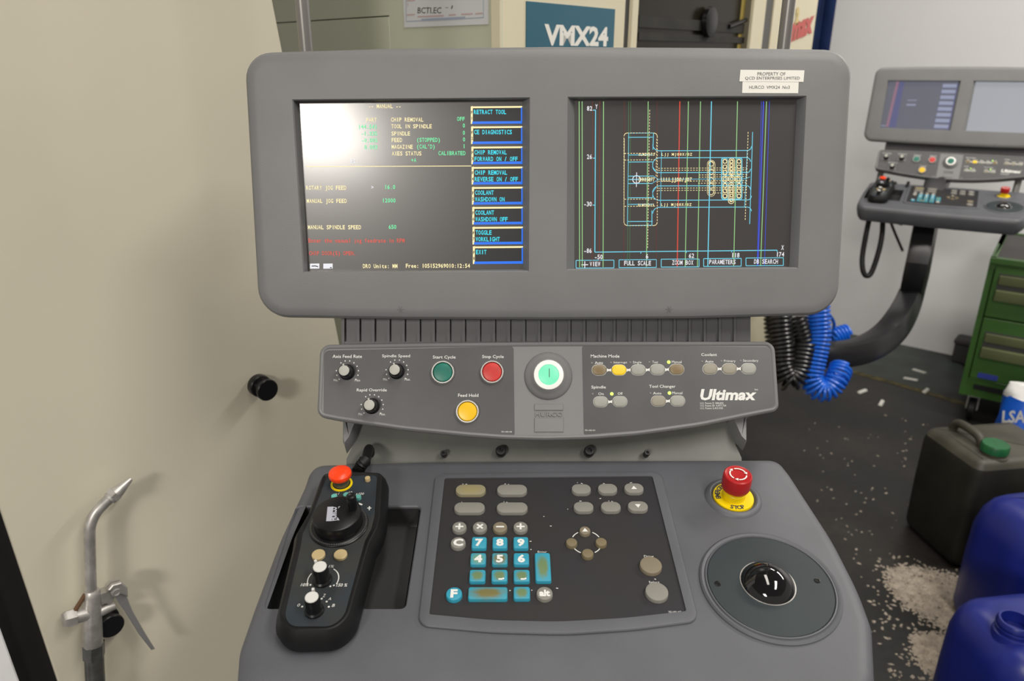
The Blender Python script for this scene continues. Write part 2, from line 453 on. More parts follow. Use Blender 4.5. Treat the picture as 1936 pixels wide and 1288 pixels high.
# ---- display head
S = HP.sc(1037, 350)
ho = rpoly(U(HP, [(457, 97), (720, 89), (1037, 85), (1350, 87), (1617, 91), (1588, 597), (1300, 605), (1037, 607), (760, 606), (486, 602)]),
           [.03, .9, .9, .9, .031, .035, .9, .9, .9, .035], 8)
SD = -.013
l_out = [(552, 188), (1002, 184), (1000, 514), (573, 516)]; l_in = [(566, 194), (988, 189.5), (989, 509), (582, 513)]
r_out = [(1073, 183), (1525, 181), (1509, 508), (1071, 511)]; r_in = [(1086, 189), (1507, 187), (1492, 504.5), (1086, 508)]
holes = []
for a, b in ((l_out, l_in), (r_out, r_in)):
    A = ccw(U(HP, a)); Bq = ccw(U(HP, b, SD))
    holes.append((A, [(SD * .12, inset(A, .0012)), (SD, Bq), (SD - .004, inset(Bq, -.0005))], False))
bm = prism(B(), ho, [(-.085, .05), (-.075, .035), (-.035, .004), (-.022, 0), (-.010, 0), (-.0055, .0012), (-.0024, .0040), (-.0006, .0085), (0, .014)], holes=holes)
head = mk('display_housing', bm, MT['grey'], con, HP.M, sharp=24)
bm = B()
for x in (757, 1265):
    for k in range(3):
        p = HP.uv(x, 585); a = k * math.pi / 3
        ribbon(bm, [(p.x - .004 * math.cos(a), p.y - .004 * math.sin(a)), (p.x + .004 * math.cos(a), p.y + .004 * math.sin(a))], .0008, .0002)
mk('moulded_star', bm, MT['rib'], head, kind='stuff')
def sheet(name, P, pts, h, th, m, parent, r=0.0):
    q = U(P, pts, h)
    if r: q = rpoly(q, r, 4)
    return mk(name, prism(B(), q, [(h - th, 0), (h, 0)]), m, parent, P.M)
scrL = sheet('display_screen', HP, [(564, 192), (990, 188), (991, 511), (580, 515)], SD - .0005, .006, MT['screen'], con)
scrR = sheet('display_screen', HP, [(1084, 187), (1509, 185), (1494, 506), (1084, 510)], SD - .0005, .006, MT['screen'], con)
NOCOPY |= {scrL, scrR}
c1 = lambda x, y: (540 + x / 3.577, 170 + y / 3.578)
c2 = lambda x, y: (1060 + x / 3.577, 170 + y / 3.578)
SH = SD - .0002
bms = {k: B() for k in ('yel', 'grn', 'cya', 'blu', 'red', 'wht', 'drk')}
def L1(c, s, x0, x1, y, ht=27): mono(bms[c], HP, s, x0, x1, y, ht, SH, conv=c1)
for a in [('yel', '-- MANUAL --', 560, 782, 110), ('yel', 'PART', 545, 618, 203), ('grn', '144.541', 490, 620, 249), ('grn', '-1.335', 510, 620, 295),
          ('grn', '-0.005', 513, 622, 341), ('grn', '0.003', 532, 622, 387), ('yel', 'CHIP REMOVAL', 712, 933, 201), ('grn', 'OFF', 1158, 1213, 196),
          ('yel', 'TOOL IN SPINDLE', 714, 990, 246), ('grn', '0', 1197, 1214, 241), ('yel', 'SPINDLE', 715, 843, 295), ('grn', '0', 1197, 1214, 290),
          ('yel', 'FEED', 716, 790, 339), ('grn', '(STOPPED)', 886, 1047, 338), ('grn', '0', 1198, 1215, 335), ('yel', 'MAGAZINE', 716, 862, 385),
          ('grn', "(CAL'D)", 886, 1012, 383), ('grn', '1', 1199, 1216, 381), ('yel', 'AXES STATUS', 718, 920, 430), ('grn', 'CALIBRATED', 1032, 1218, 428),
          ('wht', 'ES:', 440, 493, 482), ('grn', '+A', 848, 885, 475), ('yel', 'ROTARY JOG FEED', 138, 412, 662), ('wht', '>', 578, 596, 659),
          ('grn', '16.0', 668, 743, 657), ('yel', 'MANUAL JOG FEED', 142, 415, 751), ('grn', '12000', 653, 745, 748), ('yel', 'MANUAL SPINDLE SPEED', 150, 512, 929),
          ('grn', '650', 696, 750, 927), ('red', 'Enter the manual jog feedrate in RPM', 153, 806, 1019), ('red', 'CHIP DOOR(S) OPEN.', 157, 478, 1105),
          ('yel', 'DRO Units: MM', 522, 758, 1192), ('yel', 'Free: 105152969010:12:54', 812, 1248, 1190)]: L1(*a)
line(bms['yel'], HP, [c1(140, 520), c1(1256, 515)], .0008, SH)
for x in (165, 255): quad(bms['wht'], HP, [c1(x, 1210), c1(x + 63, 1209), c1(x + 63, 1175), c1(x, 1176)], SH)
line(bms['drk'], HP, [c1(176, 1193), c1(200, 1191), c1(220, 1197)], .0012, SH + .0001); line(bms['drk'], HP, [c1(300, 1203), c1(312, 1203)], .0012, SH + .0001)
soft = [('RETRACT TOOL', ''), ('CE DIAGNOSTICS', ''), ('CHIP REMOVAL', 'FORWARD ON / OFF'), ('CHIP REMOVAL', 'REVERSE ON / OFF'), ('COOLANT', 'WASHDOWN ON'),
        ('COOLANT', 'WASHDOWN OFF'), ('TOGGLE', 'WORKLIGHT'), ('EXIT', '')]
tops = [112, 248, 385, 522, 658, 793, 928, 1060]
for i, ((a, b), y) in enumerate(zip(soft, tops)):
    x0 = 1252 + i * 2; x1 = 1600 + i * .7; y1 = y + 119
    def qd(c, xa, ya, xb, yb, dh=0): quad(bms[c], HP, [c1(xa, yb), c1(xb, yb - 3), c1(xb, ya - 3), c1(xa, ya)], SH + dh)
    qd('drk', x0, y, x1, y1)
    qd('yel', x0, y, x1, y + 12, .0001); qd('yel', x0, y, x0 + 14, y1, .0001)
    qd('blu', x0 + 10, y1 - 17, x1, y1, .0002); qd('blu', x1 - 9, y + 8, x1, y1, .0002)
    xs = x0 + 20
    mono(bms['cya'], HP, a, xs, xs + 18.4 * len(a), y + 37, 29, SH + .0002, conv=c1)
    if b: mono(bms['cya'], HP, b, xs, xs + 18.4 * len(b), y + 82, 29, SH + .0002, conv=c1)
    mono(bms['drk'], HP, 'F', x0 + 1, x0 + 14, y + 40, 20, SH + .0003, conv=c1); mono(bms['drk'], HP, str(i + 1), x0 + 1, x0 + 14, y + 80, 20, SH + .0003, conv=c1)
for k, b_ in bms.items(): NOCOPY.add(mk('screen_text', b_, MT['s_' + k], scrL, HP.M, kind='stuff'))

bms = {k: B() for k in ('lin', 'yel', 'wht', 'lgr', 'red', 'bl2', 'dgr', 'drd', 'drk')}
def ln(c, pts, w=.00055, dash=None, dh=0.0): line(bms[c], HP, [c2(*p) for p in pts], w, SH + dh, dash)
def vl(c, x0, x1, w=.0006): ln(c, [(x0, 78), (x1, 1200 - (x1 - 100) * .006)], w)
for x0, x1 in ((125, 128), (145, 146), (290, 287), (592, 580), (864, 842), (946, 925), (1196, 1170), (1392, 1352)): vl('lgr', x0, x1, .0009)
vl('red', 806, 788, .0012); vl('lin', 1020, 995, .0011); vl('bl2', 1372, 1333, .0012); vl('bl2', 1412, 1378, .0006); vl('drd', 216, 214, .0007); vl('drd', 264, 262, .0010)
vl('dgr', 460, 452); vl('dgr', 474, 466); vl('drd', 430, 428, .0005); vl('drd', 652, 645, .0005); vl('bl2', 1358, 1328, .0005)
ln('lin', [(236, 135), (231, 1098), (1464, 1085)], .0010)
for p in ((218, 137), (218, 462), (216, 780)): ln('lin', [p, (p[0] + 16, p[1])], .0009)
for p in ((542, 1096), (850, 1092), (1157, 1088), (1464, 1085)): ln('lin', [p, (p[0], p[1] + 12)], .0008)
def w2(s, x0, x1, y, ht=30, c='wht'): mono(bms[c], HP, s, x0, x1, y, ht, SH + .0002, conv=c2)
for a in (('82', 176, 215, 125), ('26', 176, 213, 452), ('-30', 156, 212, 772), ('-86', 156, 211, 1088), ('Y', 232, 252, 113), ('X', 1490, 1510, 1067),
          ('-50', 228, 285, 1130), ('6', 574, 594, 1126), ('62', 865, 903, 1122), ('118', 1153, 1210, 1118), ('174', 1456, 1512, 1113),
          ('VIEW', 195, 269, 1178), ('FULL SCALE', 428, 612, 1172), ('ZOOM BOX', 752, 898, 1168), ('PARAMETERS', 1003, 1184, 1164), ('DB SEARCH', 1306, 1470, 1161)): w2(*a)
for x0, x1, y0, y1 in ((104, 360, 1152, 1204), (395, 647, 1148, 1201), (680, 936, 1144, 1197), (967, 1221, 1140, 1193), (1253, 1506, 1136, 1188)):
    ln('lin', [(x0, y0 + 2), (x1, y0), (x1, y1), (x0, y1 + 2), (x0, y0 + 2)], .0008)
ln('wht', [(140, 1184), (186, 1183)], .0010); ln('wht', [(163, 1160), (163, 1206)], .0010)
# part drawing
ln('lin', [(457, 293), (628, 292)]); ln('lin', [(460, 293), (452, 918), (617, 916), (617, 816)], .0008); ln('lin', [(628, 292), (624, 405)], .0008)
for y in (320, 440, 487, 583, 605, 633, 729, 774, 890): ln('lin', [(456, y + 1), (622, y)], .0008)
def arc(cx, cy, r, a0, a1, n=7): return [(cx + r * math.cos(R(a0 + (a1 - a0) * i / n)), cy + r * math.sin(R(a0 + (a1 - a0) * i / n))) for i in range(n + 1)]
for y, sg in ((412, -1), (747, -1), (795, 1)):
    ln('lin', arc(665, y + 42 * sg, 42, 180, 90 if sg < 0 else 270) + [(1250, y - 2)] + arc(1262, y - 2 + 28 * sg, 28, 90 * -sg, 0), .0008)
for y, sg in ((460, 1), (560, -1), (650, 1)):
    ln('lin', arc(668, y + 46 * sg, 46, 180, 270 if sg > 0 else 90) + [(1250, y - 2)] + arc(1256, y + 26 * sg, 28, -90 * sg, 0), .0008)
ln('lin', [(622, 580), (660, 605), (1240, 602), (1280, 590)]); ln('lin', [(622, 630), (660, 608)])
ln('lin', [(625, 487), (622, 520), (650, 560)]); ln('lin', [(622, 730), (624, 690), (645, 660)])
ln('lin', [(1298, 285), (1290, 560), (1278, 908)], .0008); ln('lin', [(1262, 410), (1244, 790)]); ln('lin', [(682, 412), (675, 795)])
D = .0033
rr = lambda x0, y0, x1, y1, r: rpoly([(x0, y0), (x1, y0), (x1, y1), (x0, y1)], r, 3)
q = rr(428, 292, 653, 918, 22); ln('yel', q + q[:1], .0007, D)
for y in (430, 475, 740, 788): ln('yel', [(432, y), (640, y - 2)], .0007, D)
ln('yel', [(602, 135), (588, 1078)], .0006, D); ln('yel', [(1268, 285), (1248, 885)], .0007, D)
for y, x0 in ((530, 660), (544, 660), (575, 935), (590, 935), (617, 660), (631, 930), (665, 660), (680, 660), (697, 1040)): ln('yel', [(x0, y + 1), (1258, y - 3)], .0006, D)
ln('yel', [(430, 330), (428, 900)], .0007); ln('yel', [(650, 330), (645, 590)], .0006, D)
w2('SLMZ0A13', 525, 637, 437, 17, 'yel'); w2('LJJ MJ00X/0Z', 680, 890, 436, 18, 'yel'); w2('SLMZ0A13', 520, 633, 779, 17, 'yel'); w2('LJJ MJ00X/0Z', 676, 886, 776, 18, 'yel')
w2('OHN15877', 525, 636, 606, 26, 'yel'); w2('LLLLJJ00/J0Z', 676, 888, 606, 26, 'yel')
ln('wht', arc(513, 606, 26, 0, 360, 18), .0010); ln('wht', [(466, 607), (560, 605)], .0008); ln('wht', [(514, 558), (512, 657)], .0008)
def slot(x0, y0, x1, y1, w=.0009, c='yel'):
    w *= .55
    r = min(x1 - x0, y1 - y0) / 2 * .98; p = rr(x0, y0, x1, y1, r); ln(c, p + p[:1], w)
for k in range(2): slot(992 + k * 11, 476 + k * 11, 1044 - k * 11, 720 - k * 11)
for y in (500, 555, 610, 650, 692): ln('yel', [p for p in arc(1018, y, 17, 0, 360, 12)], .0007)
for x0, x1 in ((1090, 1132), (1186, 1226)):
    for y0, y1 in ((462, 580), (625, 740)):
        slot(x0, y0, x1, y1, .0008, 'lin'); slot(x0 + 6, y0 + 6, x1 - 6, y1 - 6, .0007)
        for y in (y0 + 22, (y0 + y1) / 2, y1 - 22): ln('yel', arc((x0 + x1) / 2, y, 13, 0, 360, 10), .0008)
q = rr(1088, 460, 1226, 740, 12); ln('lin', q + q[:1], .0009)
for k in range(2): slot(1138 + k * 9, 462 + k * 9, 1176 - k * 9, 578 - k * 9, .0013); slot(1134 + k * 9, 630 + k * 9, 1172 - k * 9, 770 - k * 12, .0013)
for y in (485, 510, 535, 560, 655, 685, 715, 745): ln('yel', arc(1155, y, 10, 0, 360, 10), .0008)
slot(1088, 580, 1224, 628, .0010, 'lin')
for x in (1110, 1156, 1202): ln('yel', arc(x, 603, 21, 0, 360, 12), .0008); ln('yel', arc(x, 603, 11, 0, 360, 10), .0008)
for k, b_ in bms.items():
    if len(b_.verts): NOCOPY.add(mk('screen_drawing', b_, MT['s_' + k], scrR, HP.M, kind='stuff'))
    else: b_.free()

# ---- asset stickers
for q, lines in (([(1400, 132), (1521, 133), (1519, 155), (1398, 154)], [('PROPERTY OF', 1432, 136.5, 1485, 143), ('QCD ENTERPRISES LIMITED', 1408.5, 145, 1512, 151.5)]),
                 ([(1404, 154.5), (1510, 155.5), (1509, 176.5), (1403, 176)], [('HURCO  VMX24  No3', 1416.5, 162, 1493, 168)])):
    s_ = sheet('asset_sticker', HP, q, .0006, .0006, MT['sticker'], con); NOCOPY.add(s_)
    bm = B()
    for t_ in lines: txt(bm, HP, *t_, .0008, bold=-.004)
    NOCOPY.add(mk('sticker_print', bm, MT['ink'], s_, HP.M, kind='stuff'))

# ---- posts above the head
for x, rad in ((579, 13), (1481, 12)):
    p = at(x, 92, .93); r_ = rad * .93 / F
    bm = B(); tube(bm, [p + Vector((0, 0, -.12)), p, Vector((p.x - .0, p.y + .02, CEIL - .3))], r_, 16)
    o = mk('support_post', bm, MT['post'], con, W[con]);
    for v in o.data.vertices: v.co = W[con].inverted() @ v.co
    NOCOPY.add(o)
bm = B(); a = at(579, 92, .93); b = at(1481, 92, .93)
tube(bm, [W[con].inverted() @ Vector((a.x - .05, a.y + .02, CEIL - .3)), W[con].inverted() @ Vector((b.x + .05, b.y + .02, CEIL - .3))], .016, 12)
NOCOPY.add(mk('support_bar', bm, MT['chrome'], con, W[con]))

# ---- ribbed neck
NP = cplane(1037, 628, .90, 0)
q = U(NP, [(644, 575), (1421, 575), (1421, 700), (644, 700)])
bm = prism(B(), q, [(-.05, 0), (-.004, 0)])
for k in range(27):
    x = 649 + 28.47 * k
    a = NP.uv(x - 2.4, 700); b = NP.uv(x + 2.4, 575)
    box(bm, a.x, a.y, -.006, b.x, b.y, .001)
a = NP.uv(646, 652); b = NP.uv(1419, 646); box(bm, a.x, a.y, -.006, b.x, b.y, .0004)
mk('ribbed_neck', bm, MT['rib'], con, NP.M)

# ---- button panel
po = U(PP, [(604, 651), (820, 647.5), (1037, 645.5), (1250, 645), (1466, 645), (1475, 777), (1405, 790.5), (1325, 807), (1204, 824), (1120, 830.5), (1030, 833), (950, 831), (882, 826), (761, 814), (640, 796), (598, 788)])
po = rpoly(po, [.012, .9, .9, .9, .012, .010, .3, .3, .3, .3, .3, .3, .3, .3, .3, .012], 6)
bm = prism(B(), po, [(-.045, .012), (-.03, .001), (-.012, 0), (-.004, 0), (-.0012, .0010), (0, .0030), (-.0006, .0048), (-.0018, .0056)])
panel = mk('button_panel', bm, MT['grey'], con, PP.M, sharp=40)
PH = -.0016
ol = U(PP, [(612, 662.5), (971, 654.5), (973, 823), (846, 816.5), (730, 804), (611, 787)]); ol = rpoly(ol, [.006, .004, .002, .2, .2, .006], 5)
orr = U(PP, [(1100.5, 652), (1461, 656), (1467, 776), (1356, 794), (1240, 811.5), (1104, 822)]); orr = rpoly(orr, [.004, .006, .006, .2, .2, .002], 5)
ovl = mk('panel_overlay', prism(B(), ol, [(-.004, 0), (PH, 0)]), MT['overlay'], con, PP.M)
ovr = mk('panel_overlay', prism(B(), orr, [(-.004, 0), (PH, 0)]), MT['overlay'], con, PP.M)
c3 = lambda x, y: (590 + x / 4.293, 590 + y / 4.293)
c4 = lambda x, y: (1030 + x / 4.293, 590 + y / 4.293)
bm = B(); HH = PH + .0002
def t3(s, x0, y0, x1, y1, cv=c3, bold=.02, shear=0): txt(bm, PP, s, *cv(x0, y0), *cv(x1, y1), HH, bold, shear)
t3('Axis Feed Rate', 165, 347, 405, 374); t3('Spindle Speed', 568, 345, 795, 375); t3('Rapid Override', 362, 621, 606, 653)
t3('Start Cycle', 980, 354, 1165, 386); t3('Stop Cycle', 1380, 350, 1556, 382); t3('Feed Hold', 1185, 664, 1350, 690); t3('702-1002-430', 1536, 967, 1622, 979, bold=0)
knobs = [((287, 490), (254, 487)), ((690, 483), (664, 485)), ((488, 765), (456, 770))]
for (bx, by), _ in knobs:
    for k in range(12):
        if k in (3,): continue
        a = R(222 - k * 24); p = c3(bx + 90 * math.cos(a), by - 4 - 90 * math.sin(a)); p = PP.uv(*p, HH)
        bm.faces.new(V(bm, [(p.x + .0008 * math.cos(i * math.pi / 3), p.y + .0008 * math.sin(i * math.pi / 3), HH) for i in range(6)]))
    t3('Min.', bx - 112, by + 55, bx - 76, by + 74, bold=0); t3('Max.', bx + 60, by + 55, bx + 108, by + 74, bold=0)
mk('printed_legend', bm, MT['white'], ovl, PP.M, kind='stuff')
bm = B()
def t4(*a, **k): t3(*a, cv=c4, **k)
t4('Machine Mode', 373, 346, 606, 371); t4('Auto', 406, 402, 473, 423); t4('Interrupt', 560, 400, 668, 424, bold=0); t4('Single', 716, 398, 785, 424, bold=0)
t4('Test', 873, 397, 919, 418, bold=0); t4('Manual', 1031, 395, 1111, 416, bold=0); t4('Coolant', 1270, 335, 1397, 358); t4('Auto', 1301, 391, 1369, 412)
t4('Primary', 1455, 388, 1549, 413, bold=0); t4('Secondary', 1610, 385, 1733, 410, bold=0); t4('Spindle', 378, 598, 496, 629); t4('On', 434, 654, 478, 675, bold=.01)
t4('Off', 592, 652, 632, 673, bold=.01); t4('Tool Changer', 848, 592, 1062, 623); t4('Auto', 879, 649, 947, 670, bold=.01); t4('Manual', 1035, 647, 1117, 668, bold=0)
t4('Ultimax', 1263, 626, 1722, 718, bold=.085, shear=.2); t4('TM', 1701, 626, 1728, 640, bold=0)
t4('U.S. Patent D 388,820', 1262, 733, 1450, 750, bold=0); t4('U.S. Patent B1 4,477,754', 1262, 753, 1472, 770, bold=0); t4('U.S. Patent 5,453,933', 1262, 774, 1445, 791, bold=0)
t4('702-1002-431', 325, 955, 409, 967, bold=0)
rows = [[(442, 472), (602, 472), (758, 471), (914, 469), (1070, 467)], [(1341, 463), (1497, 462), (1653, 461)], [(453, 730), (609, 728)], [(922, 724), (1078, 723)]]
for row in rows:
    for (ax, ay), (bx, by) in zip(row, row[1:]):
        quad(bm, PP, [c4(ax + 50, ay + 18), c4(ax + 74, ay + 8), c4(bx - 74, by + 8), c4(bx - 50, by + 18), c4(bx - 50, by - 18), c4(bx - 74, by - 8), c4(ax + 74, ay - 8), c4(ax + 50, ay - 18)], HH)
    for (ax, ay) in row:
        p = U(PP, [c4(ax - 61.5, ay - 45), c4(ax + 61.5, ay - 45), c4(ax + 61.5, ay + 45), c4(ax - 61.5, ay + 45)], HH)
        bm.faces.new(V(bm, [(x, y, HH) for x, y in rpoly(p, .0072, 6)]))
mk('printed_legend', bm, MT['white'], ovr, PP.M, kind='stuff')
# oval membrane buttons and their lamps
s0 = PP.sc(1250, 700)
pw, ph = 58 / 4.293 * s0, 42 / 4.293 * s0
pill_src = None
spec = {(0, 0): 'pillb', (0, 1): 'pilly', (0, 4): 'pillb', (3, 0): 'pillt', (1, 1): 'pillt', (1, 0): 'pillt'}
for i, row in enumerate(rows):
    for j, (ax, ay) in enumerate(row):
        M = PP.T(*c4(ax, ay), PH)
        m = MT[spec.get((i, j), 'pill')]
        if pill_src is None:
            pill_src = mk('oval_button', prism(B(), rrect(-pw, -ph, pw, ph, ph * .98, 8), [(0, 0), (.0010, 0), (.0016, .0006), (.0019, .0018)]), MT['pill'], con, M)
            pill_src.material_slots[0].link = 'OBJECT'; pill_src.material_slots[0].material = m
        else: share('oval_button', pill_src, con, M, m)
led_src = None
for (x, y, on) in ((382, 415, 0), (537, 412, 0), (694, 410, 0), (849, 408, 0), (1006, 407, 1), (1277, 403, 0), (1433, 400, 0), (1589, 397, 0), (388, 666, 0), (544, 665, 1), (857, 660, 0), (1012, 658, 1)):
    M = PP.T(*c4(x, y), PH); m = MT['ledgreen' if on else 'ledoff']; k = 1.0 if on else .62
    bm = B(); lathe(bm, [(.0020 * k, 0), (.0019 * k, .0004), (.0012 * k, .0007), (0, .0008)], 12)
    mk('indicator_lamp', bm, m, con, M, label='lit green indicator lamp' if on else None)
# rotary knobs
for (bx, by), (tx, ty) in knobs:
    M = PP.T(*c3(bx - 3, by), PH)
    bm = B(); lathe(bm, [(.0092, 0), (.0092, .0015), (.0080, .0025), (.0076, .012), (.0070, .0150), (.0062, .0155)], 28)
    kb = mk('rotary_knob', bm, MT['black'], con, M)
    bm = B(); lathe(bm, [(.0060, .0150), (.0060, .0162), (.0052, .0166), (0, .0166)], 28)
    mk('knob_cap', bm, MT['cap'], kb, M)
    a = R(8); M2 = M @ Matrix.Rotation(a, 4, 'Z')
    mk('pointer', box(B(), -.0009, .0055, .0140, .0009, .0080, .0164), MT['cap'], kb, M2)
# push buttons
for x, y, m, lab in ((837.6, 704.6, 'green', 'green start button'), (930.5, 704, 'red', 'red stop button'), (884, 778.7, 'yellow', 'yellow hold button')):
    M = PP.T(x, y, PH); k = PP.sc(x, y)
    r0, r1 = 22.4 * k, 18.2 * k
    bm = B(); lathe(bm, [(r1 * .99, .0), (r1 * .99, .0025), (r1 * .97, .0035), (r1 * .9, .0042), (r1 * .6, .0047), (0, .0049)], 40)
    pb = mk('push_button', bm, MT[m], con, M, label=lab)
    bm = B(); lathe(bm, [(r0, -.001), (r0, .0025), (r0 * .975, .0042), (r0 * .93, .0048), (r1 * 1.05, .0048), (r1 * 1.03, .0040), (r1 * 1.01, .0)], 48, False, False)
    mk('bezel_ring', bm, MT['chrome'], pb, M)
# power button on its dome
M = PP.T(1036.6, 711, -.0018); k = PP.sc(1037, 711)
bm = B(); lathe(bm, [(46 * k, -.002), (45.5 * k, .0008), (43 * k, .0030), (38 * k, .0046), (33 * k, .0068), (30 * k, .0085), (28.5 * k, .0088), (27 * k, .0080), (0, .0078)], 56)
dome = mk('button_dome', bm, MT['grey'], con, M)
bm = B(); lathe(bm, [(28.4 * k, .0078), (28.4 * k, .0105), (27.5 * k, .0118), (25 * k, .0122), (19.6 * k, .0122), (19.2 * k, .0110)], 48, False, False)
mk('bezel_ring', bm, MT['whiter'], dome, M)
bm = B(); lathe(bm, [(19.1 * k, .0085), (19.0 * k, .0116), (18.0 * k, .0128), (12 * k, .0136), (0, .0138)], 40)
pw_ = mk('power_button', bm, MT['powerglow'], con, M, label='lit pale green power button')
mk('power_mark', box(B(), -.0004, -.0042, .0134, .0004, .0058, .0141), MT['ink'], pw_, M @ Matrix.Translation((.0005, .001, 0)))
NOCOPY.add(pw_)
# embossed maker's plates
q = U(PP, [(1010.5, 764), (1065, 764), (1065, 776), (1010.5, 776)]); bm = prism(B(), q, [(-.004, 0), (-.0008, 0), (-.0004, .0004)]); mk('embossed_plate', bm, MT['grey'], con, PP.M); bm = B()
q = U(PP, [(1010.5, 790.5), (1065.5, 790.5), (1065.5, 817), (1010.5, 817)]); prism(bm, q, [(-.004, 0), (-.0008, 0), (-.0004, .0004)])
mk('embossed_plate', bm, MT['grey'], con, PP.M)
bm = B(); txt(bm, PP, 'HURCO', 1012, 779.3, 1064.5, 787.8, -.0019, bold=.05)
r_ = bmesh.ops.extrude_face_region(bm, geom=bm.faces[:]); bmesh.ops.translate(bm, vec=(0, 0, .0014), verts=[v for v in r_['geom'] if isinstance(v, bmesh.types.BMVert)])
mk('embossed_lettering', bm, MT['grey'], con, PP.M)

# ---- bracket between panel and shelf
BP = cplane(1037, 866, .878, 22)
bo = U(BP, [(655, 905), (655, 868), (668, 840), (660, 800), (652, 770), (652, 660), (1406, 660), (1406, 770), (1398, 800), (1390, 840), (1402, 866), (1402, 905)])
brk = mk('rear_bracket', prism(B(), bo, [(-.006, 0), (0, 0)]), MT['bracket'], con, BP.M); NOCOPY.add(brk)
for sg, pts in ((-1, [(652, 760), (686, 800), (672, 836), (656, 858), (650, 840), (650, 760)]), (1, [(1404, 760), (1372, 800), (1388, 836), (1404, 852), (1408, 840), (1408, 760)])):
    q = U(BP, pts); bm = B()
    prism(bm, q, [(.0, 0), (.012, .0015), (.020, .004)])
    NOCOPY.add(mk('bracket_flange', bm, MT['grey'], brk, BP.M))
for x, y, r_ in ((840, 857, 6), (947, 852, 10), (1113, 852, 10), (1221, 856, 6)):
    M = BP.T(x, y + 4, 0); k = BP.sc(x, y) * r_
    bm = B(); lathe(bm, [(k, 0), (k, .010), (k * .85, .012), (k * .45, .012), (k * .45, .009), (0, .009)], 12)
    NOCOPY.add(mk('bracket_bolt', bm, MT['black'], brk, M))
# arm that carries the console
base = TP.uv(1037, 868); p0 = TP.M @ Vector((base.x, base.y + .04, -.06))
def warp(parent, o):
    for v in o.data.vertices: v.co = W[parent].inverted() @ v.co
bm = B(); tube(bm, spline([(p0.x, p0.y + .055, 1.16), (p0.x, p0.y + .055, 1.10), (p0.x, p0.y + .07, .85), (p0.x + .03, p0.y + .12, .62), (p0.x + .13, p0.y + .30, .50), (p0.x + .26, p0.y + .58, .50)], 8), .038, 20, sq=True)
o = mk('support_arm', bm, MT['blackmetal'], con, W[con]); warp(con, o); NOCOPY.add(o)
bm = B(); lathe(bm, [(.15, 0), (.15, .012), (.06, .018), (.052, .03), (.052, .545), (.046, .555), (0, .555)], 32)
NOCOPY.add(mk('floor_pedestal', bm, MT['blackmetal'], con, Matrix.Translation((p0.x + .26, p0.y + .58, 0))))

# ---- keyboard shelf
to = U(TP, [(586, 871), (800, 865), (1037, 863), (1250, 862), (1474, 861), (1500, 893), (1580, 1014), (1630, 1110), (1656, 1180), (1662, 1290), (1640, 1330), (1037, 1345), (470, 1330), (440, 1300), (446, 1225), (474, 1146), (525, 1012), (572, 912)])
to = rpoly(to, [.022, .9, .9, .9, .022, .06, .3, .3, .06, .04, .05, .9, .05, .04, .06, .3, .3, .06], 6)
rec = rpoly(U(TP, [(560, 956), (798, 956), (768, 1152), (498, 1152)]), .006, 5)
rin = rpoly(U(TP, [(563, 959), (786, 960), (757, 1149), (502, 1149)]), .006, 5)
rec, rin = ccw(rec), ccw(rin)
bm = prism(B(), to, [(-.062, .012), (-.050, .004), (-.030, 0), (-.016, 0), (-.009, .0016), (-.004, .0050), (-.0012, .0095), (0, .016)],
           holes=[(rec, [(-.0015, inset(rec, .0012)), (-.024, inset(rec, .0028)), (-.028, inset(rec, .0045))], True)])
tray = mk('keyboard_shelf', bm, MT['grey2'], con, TP.M, sharp=28)
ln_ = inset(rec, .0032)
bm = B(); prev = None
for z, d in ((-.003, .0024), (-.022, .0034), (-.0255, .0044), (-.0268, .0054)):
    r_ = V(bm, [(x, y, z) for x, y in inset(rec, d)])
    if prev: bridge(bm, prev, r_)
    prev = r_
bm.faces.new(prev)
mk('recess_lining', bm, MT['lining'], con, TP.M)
# keypad frame
fo = rpoly(U(TP, [(823, 899), (1037, 896), (1249, 895), (1321, 1178), (1200, 1194), (1069, 1203), (930, 1199), (790, 1186)]), [.010, .9, .012, .012, .3, .3, .3, .012], 6)
fi = rpoly(U(TP, [(841, 908), (1233, 904), (1297, 1160), (1180, 1173), (1055, 1180), (930, 1177), (812, 1166)]), [.003, .003, .002, .3, .3, .3, .002], 4)
KF, KO = .0032, .0016
bm = prism(B(), fo, [(-.002, 0), (.0018, .0), (.0028, .0008), (KF, .0022)], holes=[(ccw(fi), [(KO - .0006, 0.0)], False)])
mk('keypad_frame', bm, MT['grey2'], con, TP.M)
kov = mk('keypad_overlay', prism(B(), fi, [(-.002, 0), (KO, 0)]), MT['keyfilm'], con, TP.M)
c6 = lambda x, y: (780 + x / 3.457, 860 + y / 3.457)
KT = KO + .0042
def outl(kind, x, y, w_, h_):
    k = TP.sc(*c6(x, y), KT) / 3.457
    W_ = w_ * k / 2
    # height given in the picture: measure along v
    a = TP.uv(*c6(x, y - h_ / 2), KT); b = TP.uv(*c6(x, y + h_ / 2), KT); H_ = (a - b).length / 2
    if kind == 'round': return circ(W_, 32), W_
    if kind == 'pill': return rrect(-W_, -H_, W_, H_, H_ * .96, 8), W_
    return rrect(-W_, -H_, W_, H_, .0022, 4), W_
MT['cyanw'] = worn('key_cyan_worn', (.030, .29, .42), (.13, .20, .09), soft=.9)
MT['cyanw2'] = worn('key_cyan_very_worn', (.030, .29, .40), (.155, .14, .045), soft=1.3)
MT['cyanw3'] = worn('key_cyan_rubbed', (.030, .29, .42), (.13, .30, .22), soft=1.2)
MT['keyy'] = worn('key_yellowed', (.25, .225, .14), (.27, .23, .11), soft=1)
